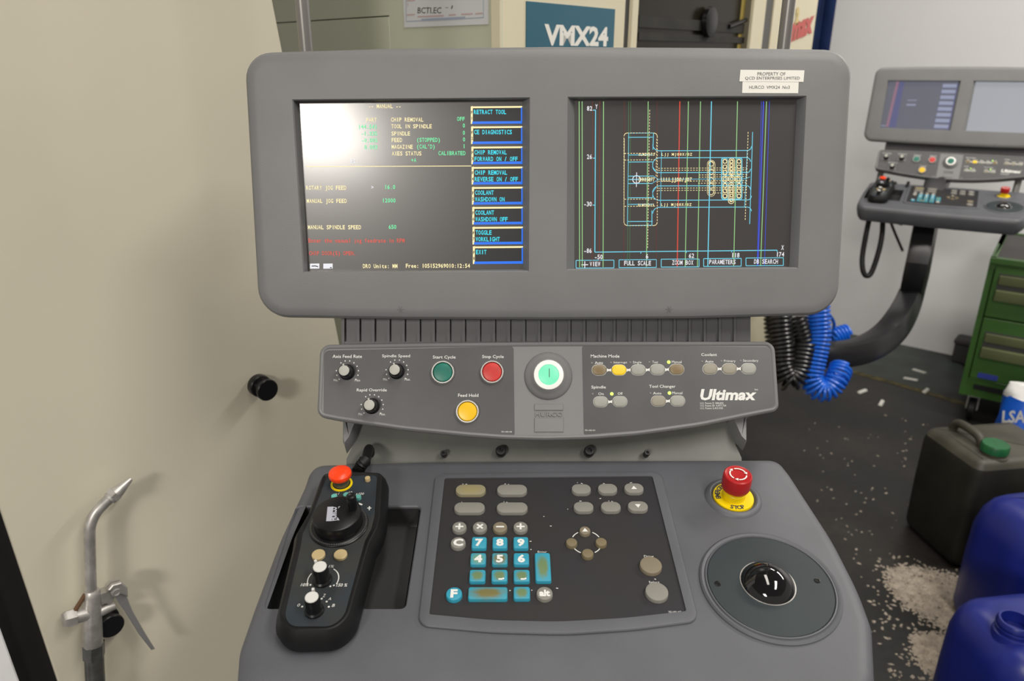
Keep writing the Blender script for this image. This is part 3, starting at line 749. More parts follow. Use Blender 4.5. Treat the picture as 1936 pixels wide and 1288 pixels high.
KEYS = [('pill', 380, 226, 196, 66, 'keyy', ''), ('pill', 650, 226, 196, 66, 'key', ''), ('pill', 372, 343, 200, 68, 'key', ''), ('pill', 651, 343, 202, 68, 'key', ''),
        ('pill', 1103, 221, 125, 62, 'key', ''), ('pill', 1275, 219, 125, 62, 'key', ''), ('pill', 1447, 216, 125, 62, 'key', 'up'),
        ('pill', 1118, 338, 129, 64, 'key', ''), ('pill', 1296, 337, 129, 64, 'key', ''), ('pill', 1473, 334, 130, 64, 'key', 'down'),
        ('round', 306, 470, 93, 0, 'key', '+'), ('round', 440, 470, 93, 0, 'key', 'x'), ('round', 572, 471, 93, 0, 'keyb', '-'), ('round', 706, 470, 93, 0, 'key', '+'),
        ('round', 298, 573, 97, 0, 'key', 'C'), ('round', 271, 907, 105, 0, 'cyan', 'F'), ('round', 863, 904, 105, 0, 'key', 'alt'),
        ('sq', 435, 573, 97, 75, 'cyan', '7'), ('sq', 571, 573, 97, 75, 'cyan', '8'), ('sq', 708, 573, 97, 75, 'cyan', '9'),
        ('sq', 429, 679, 101, 76, 'cyanw3', '4'), ('sq', 570, 679, 101, 76, 'cyanw2', '5'), ('sq', 711, 679, 101, 76, 'cyan', '6'),
        ('sq', 424, 789, 104, 78, 'cyanw', ''), ('sq', 568, 789, 104, 78, 'cyanw', '_'), ('sq', 713, 789, 104, 78, 'cyanw', '_'),
        ('sq', 714, 901, 107, 80, 'cyanw', ''), ('sq', 492, 903, 256, 80, 'cyanw2', ''), ('sq', 852, 731, 101, 185, 'cyanw', ''),
        ('round', 1127, 493, 71, 0, 'keyb', 'up'), ('round', 1040, 570, 73, 0, 'keyt', ''), ('round', 1233, 568, 73, 0, 'keyt', ''), ('round', 1145, 642, 76, 0, 'keyt', ''),
        ('round', 1558, 718, 143, 0, 'keyb', ''), ('round', 1597, 892, 149, 0, 'key', '')]
for kind, x, y, w_, h_, m, leg in KEYS:
    p, hw = outl(kind, x, y, w_, h_ or w_ * .78)
    M = TP.T(*c6(x, y), KT); d = KT - KO
    key = mk('key', prism(B(), p, [(-d, -.0002), (-.0008, 0), (-.0002, .0004), (0, .0012)]), MT[m], con, M)
    if leg:
        bm = B(); z = .0002
        if leg in ('up', 'down'):
            s_ = 1 if leg == 'up' else -1; t_ = .0032 if kind == 'pill' else .0030
            bm.faces.new(V(bm, [(-t_, -t_ * .7 * s_, z), (t_, -t_ * .7 * s_, z), (0, t_ * .9 * s_, z)]))
        elif leg in ('+', 'x', '-'):
            L = .0042; a0 = math.pi / 4 if leg == 'x' else 0
            for an in ([a0] if leg == '-' else [a0, a0 + math.pi / 2]):
                ribbon(bm, [(-L * math.cos(an), -L * math.sin(an)), (L * math.cos(an), L * math.sin(an))], .0020, z + .0001 * an)
        elif leg == '_':
            ribbon(bm, [(-.001, -.0045), (.003, -.0045), (.0042, -.0032)], .0018, z)
        else:
            g = glyphs(leg, .05); s_ = (.0088 if len(leg) == 1 else .0105) / (.72); s_ = min(s_, hw * 1.35 / (g[3] - g[2]))
            put(bm, ([(a - (g[2] + g[3]) / 2, b - .35) for a, b in g[0]], g[1]), 0, 0, s_ * (1.15 if len(leg) == 1 else 1), s_, z)
        mk('key_legend', bm, MT['white'], key, M)
bm = B(); z = KO + .0002
q = [TP.uv(*c6(*p), z) for p in ((1127, 497), (1040, 575), (1145, 648), (1233, 573))]
cc = sum(q, Vector()) / 4; rad = sum((a - cc).length for a in q) / 4
for k in range(4):
    a0 = math.atan2(q[k].y - cc.y, q[k].x - cc.x)
    ribbon(bm, [(cc.x + rad * math.cos(a0 + R(28) + R(34) * i / 6), cc.y + rad * math.sin(a0 + R(28) + R(34) * i / 6)) for i in range(7)], .0010, z)
txt(bm, TP, 'Enter', *c6(818, 629), *c6(878, 641), z, 0); txt(bm, TP, 'Select', *c6(1546, 826), *c6(1615, 840), z, 0); txt(bm, TP, 'Draw', *c6(1514, 657), *c6(1577, 671), z, 0)
txt(bm, TP, '702-1003-407', *c6(1674, 1022), *c6(1757, 1034), z, 0)
for x, y in ((325, 192), (345, 193), (600, 191), (625, 192), (320, 309), (595, 308), (612, 309), (1075, 183), (1100, 186), (1245, 188), (1420, 184), (1090, 303), (1280, 303), (1300, 304), (855, 403), (898, 466), (1222, 287), (1012, 356), (765, 566), (770, 619), (632, 888), (938, 872), (776, 885), (1581, 812)):
    ribbon(bm, [(lambda v: (v.x, v.y))(TP.uv(*c6(x, y), z)), (lambda v: (v.x, v.y))(TP.uv(*c6(x + random.uniform(4, 16), y + random.uniform(-2, 4)), z))], .0008, z)
mk('printed_legend', bm, MT['white'], kov, TP.M, kind='stuff')
# emergency stop
ex, ey = 1386, 942
M = TP.T(ex, ey, 0); k = TP.sc(ex, ey)
bm = B(); lathe(bm, [(54 * k, -.0015), (52 * k, .0010), (48 * k, .0030), (44 * k, .0038), (41.5 * k, .0032), (39.5 * k, .0012), (37 * k, -.001)], 48, False, False)
ring = mk('stop_recess_ring', bm, MT['grey2'], con, M)
bm = B(); lathe(bm, [(37.5 * k, -.001), (37.5 * k, .0022), (36.8 * k, .0030), (20 * k, .0032), (0, .0032)], 48)
es = mk('emergency_stop', bm, MT['eyel'], con, M, label='red and yellow emergency stop button')
bm = B()
for s_, a_mid, fl in (('STOP', -90, 1), ('EMERGENCY', 140, -1)):
    n = len(s_); st = 13 if fl > 0 else 12
    for i, ch in enumerate(s_):
        an = R(a_mid + (i - (n - 1) / 2) * st * fl); g = glyphs(ch, .03); s1 = .0075
        r_ = 30 * k
        rot = an + math.pi / 2 if fl > 0 else an - math.pi / 2
        put(bm, ([(x - (g[2] + g[3]) / 2, y - .35) for x, y in g[0]], g[1]), r_ * math.cos(an), r_ * math.sin(an), s1, s1, .0033, rot)
mk('printed_legend', bm, MT['ink'], es, M, kind='stuff')
bm = B(); lathe(bm, [(21.5 * k, .003), (21.5 * k, .0105), (20.5 * k, .0112), (20.5 * k, .0118), (21 * k, .0125), (21 * k, .018)], 40)
mk('yellow_collar', bm, MT['eyel'], es, M)
bm = B(); lathe(bm, [(22 * k, .0150), (24.6 * k, .0155), (26.2 * k, .0180), (26.6 * k, .024), (26.4 * k, .0315), (25.5 * k, .0338), (23.5 * k, .0348), (20 * k, .0340), (0, .0336)], 48)
mk('red_head', bm, MT['estop'], es, M)
bm = B()
for k3 in range(3):
    a0 = R(20 + 120 * k3); rr_ = 15 * k
    ribbon(bm, [(rr_ * math.cos(a0 + R(85) * i / 8), rr_ * math.sin(a0 + R(85) * i / 8)) for i in range(9)], .0015, .0350)
    an = a0 - R(4); c_, s_ = rr_ * math.cos(an), rr_ * math.sin(an)
    tx, ty = math.sin(an), -math.cos(an)
    bm.faces.new(V(bm, [(c_ + tx * .0035, c_ * 0 + s_ + ty * .0035, .0351), (c_ + math.cos(an) * .002, s_ + math.sin(an) * .002, .0351), (c_ - math.cos(an) * .002, s_ - math.sin(an) * .002, .0351)]))
mk('arrow_mark', bm, MT['sticker'], es, M, kind='stuff')
# trackball
ctr = TP.uv(1455, 1108, 0); e1 = TP.uv(1334, 1086, 0); e2 = TP.uv(1576, 1132, 0)
rb = ((e1 - ctr).length + (e2 - ctr).length) / 2
M = TP.M @ Matrix.Translation(ctr)
bm = B(); lathe(bm, [(rb * 1.13, -.002), (rb * 1.12, .0016), (rb * 1.09, .0030), (rb * 1.055, .0026), (rb * 1.04, .0020), (rb * 1.03, .0034), (rb * 1.01, .0036), (rb, .0026), (rb, -.001)], 64, False, False)
tbr = mk('trackball_surround', bm, MT['grey2'], con, M)
bc = TP.uv(1451.5, 1103, .003) - ctr; b1 = TP.uv(1402, 1090, .003) - ctr; b2 = TP.uv(1503, 1112, .003) - ctr; br = (b1 - b2).length / 2 * 1.04
pl = circ(rb * .995, 56); hl = [(x + bc.x, y + bc.y) for x, y in circ(br, 40)]
bm = prism(B(), pl, [(-.002, 0), (.0026, 0), (.0030, .0004)], holes=[(hl, [(-.006, 0.0)], False)])
tbp = mk('trackball_plate', bm, MT['ballplate'], con, M)
bm = B(); lathe(bm, [(br * 1.02, .0028), (br * 1.02, .0036), (br * .985, .0036), (br * .98, .0)], 48, False, False)
mk('ball_rim', bm, MT['steel'], tbp, M @ Matrix.Translation((bc.x, bc.y, 0)))
bm = B(); bmesh.ops.create_uvsphere(bm, u_segments=40, v_segments=24, radius=br * 1.10)
mk('trackball', bm, MT['ball'], con, M @ Matrix.Translation((bc.x, bc.y, -br * .34)), label='glossy black trackball')
for x, y in ((1357, 1104), (1545, 1098)):
    p = TP.uv(x, y, .003); bm = B(); lathe(bm, [(.0032, .0029), (.0032, .0034), (.0020, .0036), (.0015, .0031), (0, .0031)], 12)
    mk('plate_screw', bm, MT['black'], tbp, TP.M @ Matrix.Translation((p.x, p.y, 0)))

# ================================================================ THE JOG PENDANT
hp = .027; HPD = hp
pen = thing('jog_pendant', 'black hand-held jog pendant with handwheel lying on the grey keyboard shelf', 'remote control', TP.T(615, 1190, 0).translation)
rim = [(610, 896), (640, 889), (722, 893), (724, 905), (720, 976), (715, 998), (700, 1026), (660, 1168), (632, 1192), (545, 1195), (524, 1168), (557, 1030), (560, 1008), (586, 964)]
pr = rpoly(U(TP, rim, hp), [.006, .05, .008, .01, .02, .02, .03, .03, .026, .022, .02, .02, .02, .02], 5)
PB = inset(ccw(pr), -.005)
bm = prism(B(), PB, [(.0005, .006), (.004, .001), (.010, 0), (.019, .0020), (.024, .0045), (.0265, .0060), (.0270, .0075), (.0262, .0090)])
mk('pendant_body', bm, MT['rubber'], pen, TP.M, sharp=40)
face = [(618, 902), (713, 898), (708, 976), (702, 1000), (690, 1022), (651, 1164), (628, 1184), (549, 1184), (538, 1164), (569, 1030), (572, 1010), (594, 964)]
fp = rpoly(U(TP, face, hp), [.006, .006, .02, .02, .02, .02, .022, .018, .02, .02, .02, .02], 5)
pf = mk('pendant_faceplate', prism(B(), fp, [(.02, 0), (.0266, 0)]), MT['dialplate'], pen, TP.M)
c5 = lambda x, y: (440 + x / 2.94, 850 + y / 2.94)
FH = .0268
bm = B()
def t5(s, x0, y0, x1, y1, b=0, sh=.15): txt(bm, TP, s, *c5(x0, y0), *c5(x1, y1), FH, b, sh)
t5('x1', 568, 240, 590, 252); t5('x10', 626, 233, 662, 246); t5('x100', 682, 240, 728, 253)
t5('10%', 376, 744, 420, 761, .02); t5('150 %', 574, 745, 635, 763, .02); t5('0', 357, 857, 372, 874); t5('Z', 499, 804, 514, 821); t5('A', 530, 823, 546, 838); t5('B', 550, 859, 565, 875); t5('1%', 532, 643, 560, 657)
for p in ((386, 874), (522, 846), (534, 875), (494, 830), (432, 753), (562, 756), (543, 761)):
    v = TP.uv(*c5(*p), FH); bm.faces.new(V(bm, [(v.x + .0010 * math.cos(i * math.pi / 3), v.y + .0010 * math.sin(i * math.pi / 3), FH) for i in range(6)]))
kc = TP.uv(611, 1096, FH); kr = 29 * TP.sc(611, 1096, FH)
for a0, a1 in ((R(205), R(150)), (R(60), R(-22))):
    ribbon(bm, [(kc.x + kr * math.cos(a0 + (a1 - a0) * i / 8), kc.y + kr * math.sin(a0 + (a1 - a0) * i / 8)) for i in range(9)], .0009, FH)
line(bm, TP, [c5(748, 326), c5(771, 326)], .0012, FH); line(bm, TP, [c5(760, 316), c5(759, 338)], .0012, FH + .0001); line(bm, TP, [c5(700, 300), c5(720, 308)], .002, FH)
mk('printed_legend', bm, MT['white'], pf, TP.M, kind='stuff')
# mushroom stop
M = TP.T(646, 915.5, .0266); k = TP.sc(646, 915, .027)
bm = B(); lathe(bm, [(20.5 * k, 0), (20.5 * k, .0008), (16.5 * k, .0010), (16.5 * k, 0)], 40, False, False)
ms = mk('stop_button', bm, MT['eyel'], pen, M)
bm = B(); lathe(bm, [(15 * k, 0), (15 * k, .010)], 32)
mk('stop_collar', bm, MT['dsteel'], ms, M)
bm = B(); lathe(bm, [(14 * k, .0095), (19 * k, .0105), (21.2 * k, .0125), (21.6 * k, .0145), (20.5 * k, .0165), (16 * k, .0180), (9 * k, .0188), (0, .0190)], 40)
mk('mushroom_head', bm, MT['mush'], ms, M)
def dome(x, y, rpx, h, m, nm):
    M = TP.T(x, y, .0266); k = TP.sc(x, y, .027) * rpx
    bm = B(); lathe(bm, [(k, 0), (k, h * .8), (k * .9, h), (0, h * 1.04)], 24); return mk(nm, bm, m, pen, M)
dome(695.5, 908.5, 5.2, .004, MT['beige'], 'indicator_lamp')
MT['mint'] = mat('mint_button', (.12, .42, .37), .4)
for x, y in ((632.5, 942), (655, 939.5), (677.5, 943)): dome(x, y, 5.8, .0035, MT['mint'], 'round_button')
for x, y in ((602.6, 1051.5), (644.2, 1051.5)): dome(x, y, 12.6, .003, MT['beige'], 'round_button')
# handwheel
M = TP.T(641, 994, .0266); k = TP.sc(641, 994, .027)
bm = B(); lathe(bm, [(55 * k, 0), (55 * k, .0014), (53.5 * k, .0022), (48 * k, .0030), (0, .0030)], 60)
dr = mk('dial_ring', bm, MT['black'], pen, M)
bm = B()
for i in range(100):
    a = 2 * math.pi * i / 100; ribbon(bm, [(50.5 * k * math.cos(a), 50.5 * k * math.sin(a)), (53.5 * k * math.cos(a), 53.5 * k * math.sin(a))], .0004, .0029)
mk('dial_graduation', bm, MT['ledoff'], dr, M, kind='stuff')
bm = B(); prof = [(44 * k, .003), (45.5 * k, .0045), (45.5 * k, .0150), (44.6 * k, .0168), (42 * k, .0175), (0, .0175)]
lathe(bm, prof, 60)
hw = mk('handwheel', bm, MT['black'], pen, M)
kp = TP.uv(667, 962, .0266 + .0175); kM = TP.M @ Matrix.Translation(kp)
bm = B(); lathe(bm, [(8.2 * k, -.002), (8.0 * k, .002), (9.2 * k, .010), (9.5 * k, .0155), (8.5 * k, .0175), (5 * k, .0180), (3 * k, .0170), (0, .0170)], 24)
mk('crank_knob', bm, MT['black'], hw, kM)
bm = B(); z = .0266 + .0177
MT['lilac'] = mat('logo_grey', (.42, .43, .50), .5)
quad(bm, TP, [c5(519, 399), c5(549, 398), c5(560, 318), c5(527, 319)], z)
quad(bm, TP, [c5(578, 394), c5(594, 394), c5(582, 376)], z); quad(bm, TP, [c5(585, 330), c5(597, 316), c5(588, 317)], z)
a = TP.uv(*c5(578, 394), z); b = TP.uv(*c5(580, 318), z); g = glyphs('HURCO', .05); d = b - a
put(bm, ([(x - g[2], y - g[4]) for x, y in g[0]], g[1]), a.x, a.y, d.length / (g[3] - g[2]), .0062 / .75, z, math.atan2(d.y, d.x))
mk('wheel_logo', bm, MT['lilac'], hw, TP.M, kind='stuff')
# selector knobs
for bx, by, ang in ((610, 1098, 40), (595, 1156, 5)):
    M = TP.T(bx, by, .0266); k = TP.sc(bx, by, .027)
    bm = B(); lathe(bm, [(18 * k, 0), (18 * k, .002), (15.5 * k, .0035), (14.2 * k, .017), (13.2 * k, .0182)], 32)
    kn = mk('selector_knob', bm, MT['black'], pen, M)
    bm = B(); lathe(bm, [(12.6 * k, .0175), (12.6 * k, .0190), (11.5 * k, .0196), (0, .0196)], 32)
    mk('knob_cap', bm, MT['capw'], kn, M)
    mk('pointer', box(B(), -.0011, .0070, .0150, .0011, .0095, .0194), MT['capw'], kn, M @ Matrix.Rotation(R(ang), 4, 'Z'))
# cable
p = [TP.M @ TP.uv(x, y, h) for x, y, h in ((676, 893, .016), (681, 884, .018), (686, 876, .022), (692, 869, .022))]
e = TP.M @ (TP.uv(690, 868, 0) + Vector((.004, .012, .004))); p += [e, e + Vector((.0, .01, -.05)), e + Vector((.03, .02, -.16)), e + Vector((.1, .06, -.3))]
bm = B(); pts = spline(p, 6); tube(bm, pts, [.0072 if i < 18 and i % 2 == 0 else (.0060 if i < 18 else .0055) for i in range(len(pts))], 12)
o = mk('cable', bm, MT['rubber'], pen, W[pen]); warp(pen, o)

# ================================================================ THE MILLING MACHINE
mill = thing('milling_machine', 'cream enamelled milling machine enclosure behind the console with teal name sign', 'machine', (-.3, 1.6, 0))
kn0 = at(487, 728, 1.25)
ang = R(46)
SP = Plane(Vector((kn0.x, kn0.y, 0)), Vector((math.cos(ang), math.sin(ang), 0)), Vector((0, 0, 1)))
def ext(P, a, b, z):
    p, q = P.uv(*a), P.uv(*b); t = (z - p.y) / (q.y - p.y); return (p.x + (q.x - p.x) * t, z)
TOPZ = 2.15
re = ((515, 0), (640, 640)); le = ((0, 960), (110, 1288))
so = [ext(SP, *le, .06), ext(SP, *re, .06), ext(SP, *re, TOPZ), ext(SP, *le, TOPZ)]
bm = prism(B(), so, [(-.03, 0), (-.0015, 0), (0, .0015)])
side = mk('side_panel', bm, MT['cream'], mill, SP.M)
# dark gap and the grey edge left of the panel
lb, lt = so[0], so[3]
gp = SP.uv(0, 1180).x - SP.uv(20, 1240).x
w1 = SP.uv(110, 1288).x - SP.uv(38, 1288).x
bm = prism(B(), [(lb[0] - w1 - .02, .06), (lb[0] + .02, .06), (lt[0] + .02, TOPZ), (lt[0] - w1 - .02, TOPZ)], [(-.05, 0), (-.012, 0)])
mk('black_gap_strip', bm, MT['blackstrip'], mill, SP.M)
bm = prism(B(), [(lb[0] - w1 - .35, .06), (lb[0] - w1, .06), (lt[0] - w1, TOPZ), (lt[0] - w1 - .35, TOPZ)], [(-.04, 0), (-.002, 0), (0, .002)])
mk('edge_panel', bm, MT['wall'], mill, SP.M)
def wallknob(x, y, flip=1.0, L=.034):
    M = SP.T(x, y, 0); bm = B(); r = .0185
    lathe(bm, [(r, 0), (r * 1.02, .002), (r * 1.02, .012), (r * .96, .0135), (r * .72, .0145), (r * .70, .024), (r * .95, .0285), (r, .0300), (r, L), (r * .94, L + .0015), (0, L + .0015)], 36)
    return mk('hook_knob', bm, MT['black'], mill, M, label='black turned knob')
wallknob(487, 727)
wallknob(196, 1164, L=.034)
# corner facing the console: left flank and front
KX, KY = -.018, 1.36
d1 = Vector((-.70, .715, 0)).normalized(); d2 = Vector((.615, .79, 0)).normalized()
K0 = Vector((KX, KY, 0))
P1 = Plane(K0, -d1, Vector((0, 0, 1)))       # u runs towards the corner
P2 = Plane(K0, d2, Vector((0, 0, 1)))
def panel(name, P, xa, xb, z0, z1, m, h=0.0, th=.02, y=45, parent=mill):
    a = P.uv(xa, y).x; b = P.uv(xb, y).x
    return mk(name, prism(B(), [(a, z0), (b, z0), (b, z1), (a, z1)], [(h - th, 0), (h - .001, 0), (h, .001)]), m, parent, P.M)
LOW = .26
u0 = P1.uv(400, 45).x; us = P1.uv(736, 45).x; zs = P1.uv(640, 36).y
mk('flank_panel', prism(B(), [(us + .0006, LOW), (0, LOW), (0, TOPZ), (us + .0006, TOPZ)], [(-.003, 0), (0, 0)]), MT['sage'], mill, P1.M)
mk('flank_door', prism(B(), [(u0, LOW), (us - .0006, LOW), (us - .0006, zs - .0012), (u0, zs - .0012)], [(-.02, 0), (-.001, 0), (-.0, .001)]), MT['sage'], mill, P1.M)
mk('flank_panel', prism(B(), [(u0, zs + .001), (us + .0006, zs + .001), (us + .0006, TOPZ), (u0, TOPZ)], [(-.02, 0), (0, 0)]), MT['sage'], mill, P1.M)
mk('flank_backing', prism(B(), [(u0, LOW), (-.06, LOW), (-.06, TOPZ), (u0, TOPZ)], [(-.04, 0), (-.02, 0)]), MT['gasket'], mill, P1.M)
door = panel('front_door', P2, 946, 1181, LOW, TOPZ, MT['cream2'])
panel('door_gasket', P2, 1181, 1195, LOW, TOPZ, MT['gasket'], -.008)
panel('door_frame', P2, 1195, 1206, LOW, TOPZ, MT['cream2'])
zb = P2.uv(1300, 300).y
panel('window_backing', P2, 1204, 1412, zb, TOPZ, MT['inner'], -.16, .02)
panel('window_pane', P2, 1205, 1411, zb, TOPZ, None or mat('window_glass', (.016, .014, .009), .2, spec=.12), -.02, .006)
panel('front_door', P2, 1206, 1411, LOW, zb, MT['cream2'])
panel('yellow_edge', P2, 1411, 1418, LOW, TOPZ, MT['yelstrip'], -.018, .002)
panel('door_frame', P2, 1418, 1441, LOW, TOPZ, MT['cream2'], .006, .008)
panel('door_gasket', P2, 1441, 1460, LOW, TOPZ, MT['stripgrey'], -.004)
pe = panel('front_panel', P2, 1460, 1541, LOW, TOPZ, MT['cream2'])
# things seen in the dark window: a dark disc and rails
for (x, y, r_) in ((1338, 42, .036),):
    M = P2.T(x, y, -.012); bm = B(); lathe(bm, [(r_, 0), (r_ * .98, .012), (r_ * .7, .016), (0, .016)], 32)
    mk('window_disc', bm, MT['black'], mill, M)
bm = B(); a = P2.uv(1378, 50, -.012); b = P2.uv(1410, 38, -.012); tube(bm, [a, b], .006, 8); mk('window_latch', bm, MT['black'], mill, P2.M)
for y, hh in ((40, .012), (68, .008)):
    a = P2.uv(1208, y, -.014); b = P2.uv(1408, y, -.014)
    mk('window_rail', box(B(), a.x, a.y - hh, -.018, b.x, a.y + hh, -.014), mat('rail_paint', (.022, .021, .016), .7, var=.5, vscale=20), mill, P2.M)
# sign
sq_ = [P2.uv(993, 0), P2.uv(1165, 60)]
ztop = P2.uv(993, 2).y; zbt = ztop - .22
sg = mk('name_sign', prism(B(), [(P2.uv(994, 30).x, zbt), (P2.uv(1161, 30).x, zbt), (P2.uv(1161, 30).x, ztop), (P2.uv(994, 30).x, ztop)], [(0, 0), (.002, 0)]), MT['teal'], mill, P2.M)
bm = B(); g = glyphs('VMX24', .04)
xa, xb = P2.uv(1027, 65).x, P2.uv(1148, 65).x; zt = P2.uv(1032, 45).y; ht_ = zt - P2.uv(1032, 86).y
put(bm, ([(x - g[2], y - g[4]) for x, y in g[0]], g[1]), xa, zt - ht_, (xb - xa) / (g[3] - g[2]), ht_ / (g[5] - g[4]), .0025)
mk('sign_lettering', bm, MT['sticker'], sg, P2.M)
# logo on the far front panel
bm = B(); g = glyphs('max', .06, .2)
xa, xb = P2.uv(1494, 60).x, P2.uv(1537, 60).x; zt = P2.uv(1500, 82).y
put(bm, ([(x - g[2], y - g[4]) for x, y in g[0]], g[1]), xa, zt, (xb - xa) / (g[3] - g[2]), .055 / (g[5] - g[4]), .002, R(9))
mk('panel_lettering', bm, MT['redlogo'], pe, P2.M)
bm = B(); g = glyphs('2', .1); put(bm, ([(x - g[2], y - g[4]) for x, y in g[0]], g[1]), P2.uv(1502, 40).x, P2.uv(1505, 48).y, .055, .06, .002)
mk('panel_lettering', bm, MT['yellogo'], pe, P2.M)
# plinth and body behind the panels
ub = P2.uv(1541, 45).x
e2 = K0 + d2 * ub; e1 = K0 - (-d1) * abs(u0)
q = [(K0.x, K0.y + .03), (e2.x - .01, e2.y + .03), (e2.x - .5, e2.y + .45), (e1.x + .0, e1.y + .6), (e1.x + .02, e1.y + .02)]
qq = inset(ccw(q), .05)
mk('plinth', prism(B(), qq, [(0, 0), (LOW, 0)]), MT['gasket'], mill, Matrix())
mk('enclosure_side', prism(B(), [(e2.x - .02, e2.y), (e2.x, e2.y + .005), (e2.x - .5, e2.y + .45), (e2.x - .52, e2.y + .44)], [(LOW, 0), (TOPZ, 0)]), MT['cream2'], mill, Matrix())
# paper notice
pa = P1.uv(764, 50, .002); pb = P1.uv(923, 46, .002)
pap = mk('paper_notice', prism(B(), [(pa.x, pa.y - .002), (pb.x, pb.y), (pb.x, pb.y + .17), (pa.x, pa.y + .17)], [(.0005, 0), (.0014, 0)]), MT['paper'], None, P1.M)
tag(pap, 'white printed paper notice with handwriting stuck on the sage machine flank', 'paper')
c9 = lambda x, y: (750 + x / 9.68, y / 9.68)
bm = B(); txt(bm, P1, 'BCTI.EC', *c9(380, 135), *c9(820, 245), .0017, .02, .1); txt(bm, P1, '-1', *c9(890, 100), *c9(1030, 160), .0017, 0, .1)
mk('handwriting', bm, MT['stripgrey'], pap, P1.M, kind='stuff')
bm = B()
line(bm, P1, [c9(170, 0), c9(175, 392), c9(1588, 320), c9(1585, 0)], .0014, .0017)
line(bm, P1, [c9(450, 366), c9(1255, 325)], .004, .0018); mk('printed_lines', bm, MT['printblue'], pap, P1.M, kind='stuff')
bm = B()
for a, b in (((180, 275), (330, 262)), ((380, 305), (860, 285)), ((950, 275), (1080, 265)), ((1180, 262), (1390, 250)), ((1440, 250), (1575, 238)), ((200, 60), (200, 110)), ((180, 10), (330, 5))):
    line(bm, P1, [c9(*a), c9(*b)], .002, .0018)
mk('printed_lines', bm, MT['printred'], pap, P1.M, kind='stuff')
# navy curtain between machine and wall
nv = B(); a = floor(1541, 45, 2.0); dirw = -wd
p0 = Vector((0, 0, 0)); y_ = 3.35
xa = y_ * ray(1541, 45).x / ray(1541, 45).y; xb = y_ * ray(1581, 45).x / ray(1581, 45).y
pts = []
for i in range(17): pts.append((xa - .12 + (xb - xa + .12) * i / 16, y_ + .035 * math.sin(i * 1.25)))
r0 = V(nv, [(x, y, 1.42) for x, y in pts]); r1 = V(nv, [(x, y, 2.45) for x, y in pts]); r2 = V(nv, [(x, y + .02, 1.42) for x, y in pts]); r3 = V(nv, [(x, y + .02, 2.45) for x, y in pts])
for i in range(16):
    nv.faces.new((r0[i], r0[i + 1], r1[i + 1], r1[i])); nv.faces.new((r2[i], r3[i], r3[i + 1], r2[i + 1])); nv.faces.new((r1[i], r1[i + 1], r3[i + 1], r3[i])); nv.faces.new((r0[i], r2[i], r2[i + 1], r0[i + 1]))
for i in (0, 16): nv.faces.new((r0[i], r1[i], r3[i], r2[i]))
cur = mk('curtain_cloth', nv, MT['navy'], None, Matrix())
rod = thing('workshop_curtain', 'folded navy blue curtain hanging on a rod beside the white wall', 'curtain', (xb, y_, 0))
C.objects.unlink(cur); link(cur, rod, Matrix())
bm = B(); tube(bm, [(xa - .2, y_ + .01, 2.46), (xb + .25, y_ + .01, 2.46)], .014, 10); tube(bm, [(xa - .15, y_ + .01, 2.46), (xa - .15, y_ + .01, CEIL)], .008, 8); tube(bm, [(xb + .2, y_ + .01, 2.46), (xb + .2, y_ + .01, CEIL)], .008, 8); mk('curtain_rod', bm, MT['chrome'], rod, Matrix())

# ================================================================ AIR GUN ON THE PANEL
g5 = lambda x, y: (60 + x / 3.01, 860 + y / 3.009)
def gp_(x, y, h=.030): return SP.uv(*g5(x, y), h)
gun = thing('air_blow_gun', 'worn silver air blow gun hanging on the cream side panel by its hook knob', 'air gun', SP.M @ gp_(345, 1240))
ks = SP.sc(172, 1100, .03) / 3.0
tube_pts = spline([gp_(338, 800), gp_(334, 650), gp_(330, 480), gp_(334, 405), gp_(362, 335), gp_(405, 285), gp_(450, 243)], 8)
bm = B(); tube(bm, tube_pts, 31 * ks, 16); mk('blow_tube', bm, MT['steel'], gun, SP.M)
a, b = gp_(442, 252), gp_(565, 137); dd = (b - a)
bm = B(); tube(bm, [a, a + dd * .06, a + dd * .12], 40 * ks, 12); tube(bm, [a + dd * .10, a + dd * .30], 46 * ks, 6)
tube(bm, [a + dd * .28, a + dd * .42, a + dd * 1.0], [38 * ks, 36 * ks, 13 * ks], 16); mk('nozzle', bm, MT['steel'], gun, SP.M)
bm = B(); tube(bm, [gp_(345, 770), gp_(345, 780), gp_(345, 800), gp_(348, 1075), gp_(348, 1085)], [38 * ks, 44 * ks, 46 * ks, 56 * ks, 50 * ks], 20)
body = mk('gun_body', bm, MT['steel'], gun, SP.M)
bm = B(); tube(bm, [gp_(345, 895), gp_(240, 925)], 42 * ks, 16); tube(bm, [gp_(250, 922), gp_(196, 938), gp_(178, 943)], [52 * ks, 52 * ks, 42 * ks], 6)
mk('valve_boss', bm, MT['steel'], body, SP.M)
bm = B(); tube(bm, [gp_(305, 795), gp_(245, 890)], 13 * ks, 8); tube(bm, [gp_(310, 885), gp_(245, 895)], 10 * ks, 8); mk('web_rib', bm, MT['rust'], body, SP.M)
bm = B(); tube(bm, [gp_(355, 910), gp_(420, 875), gp_(470, 858)], [36 * ks, 34 * ks, 26 * ks], 14); mk('hook_boss', bm, MT['steel'], body, SP.M)
bm = B(); prism(bm, [(p.x, p.y) for p in (gp_(380, 780), gp_(440, 762), gp_(462, 800), gp_(440, 835), gp_(385, 830))], [(.022, 0), (.038, 0)]); mk('pivot_lug', bm, MT['steel'], body, SP.M)
lv = [gp_(415, 745), gp_(440, 716), gp_(490, 702), (gp_(526, 732)), gp_(528, 790), gp_(560, 870), gp_(625, 985), gp_(690, 1090), gp_(668, 1096), gp_(600, 1010), gp_(520, 880), gp_(470, 812), gp_(452, 770)]
bm = prism(B(), [(p.x, p.y) for p in lv], [(.036, 0), (.0385, 0), (.0395, .001)]); lever = mk('lever', bm, MT['blade'], gun, SP.M)
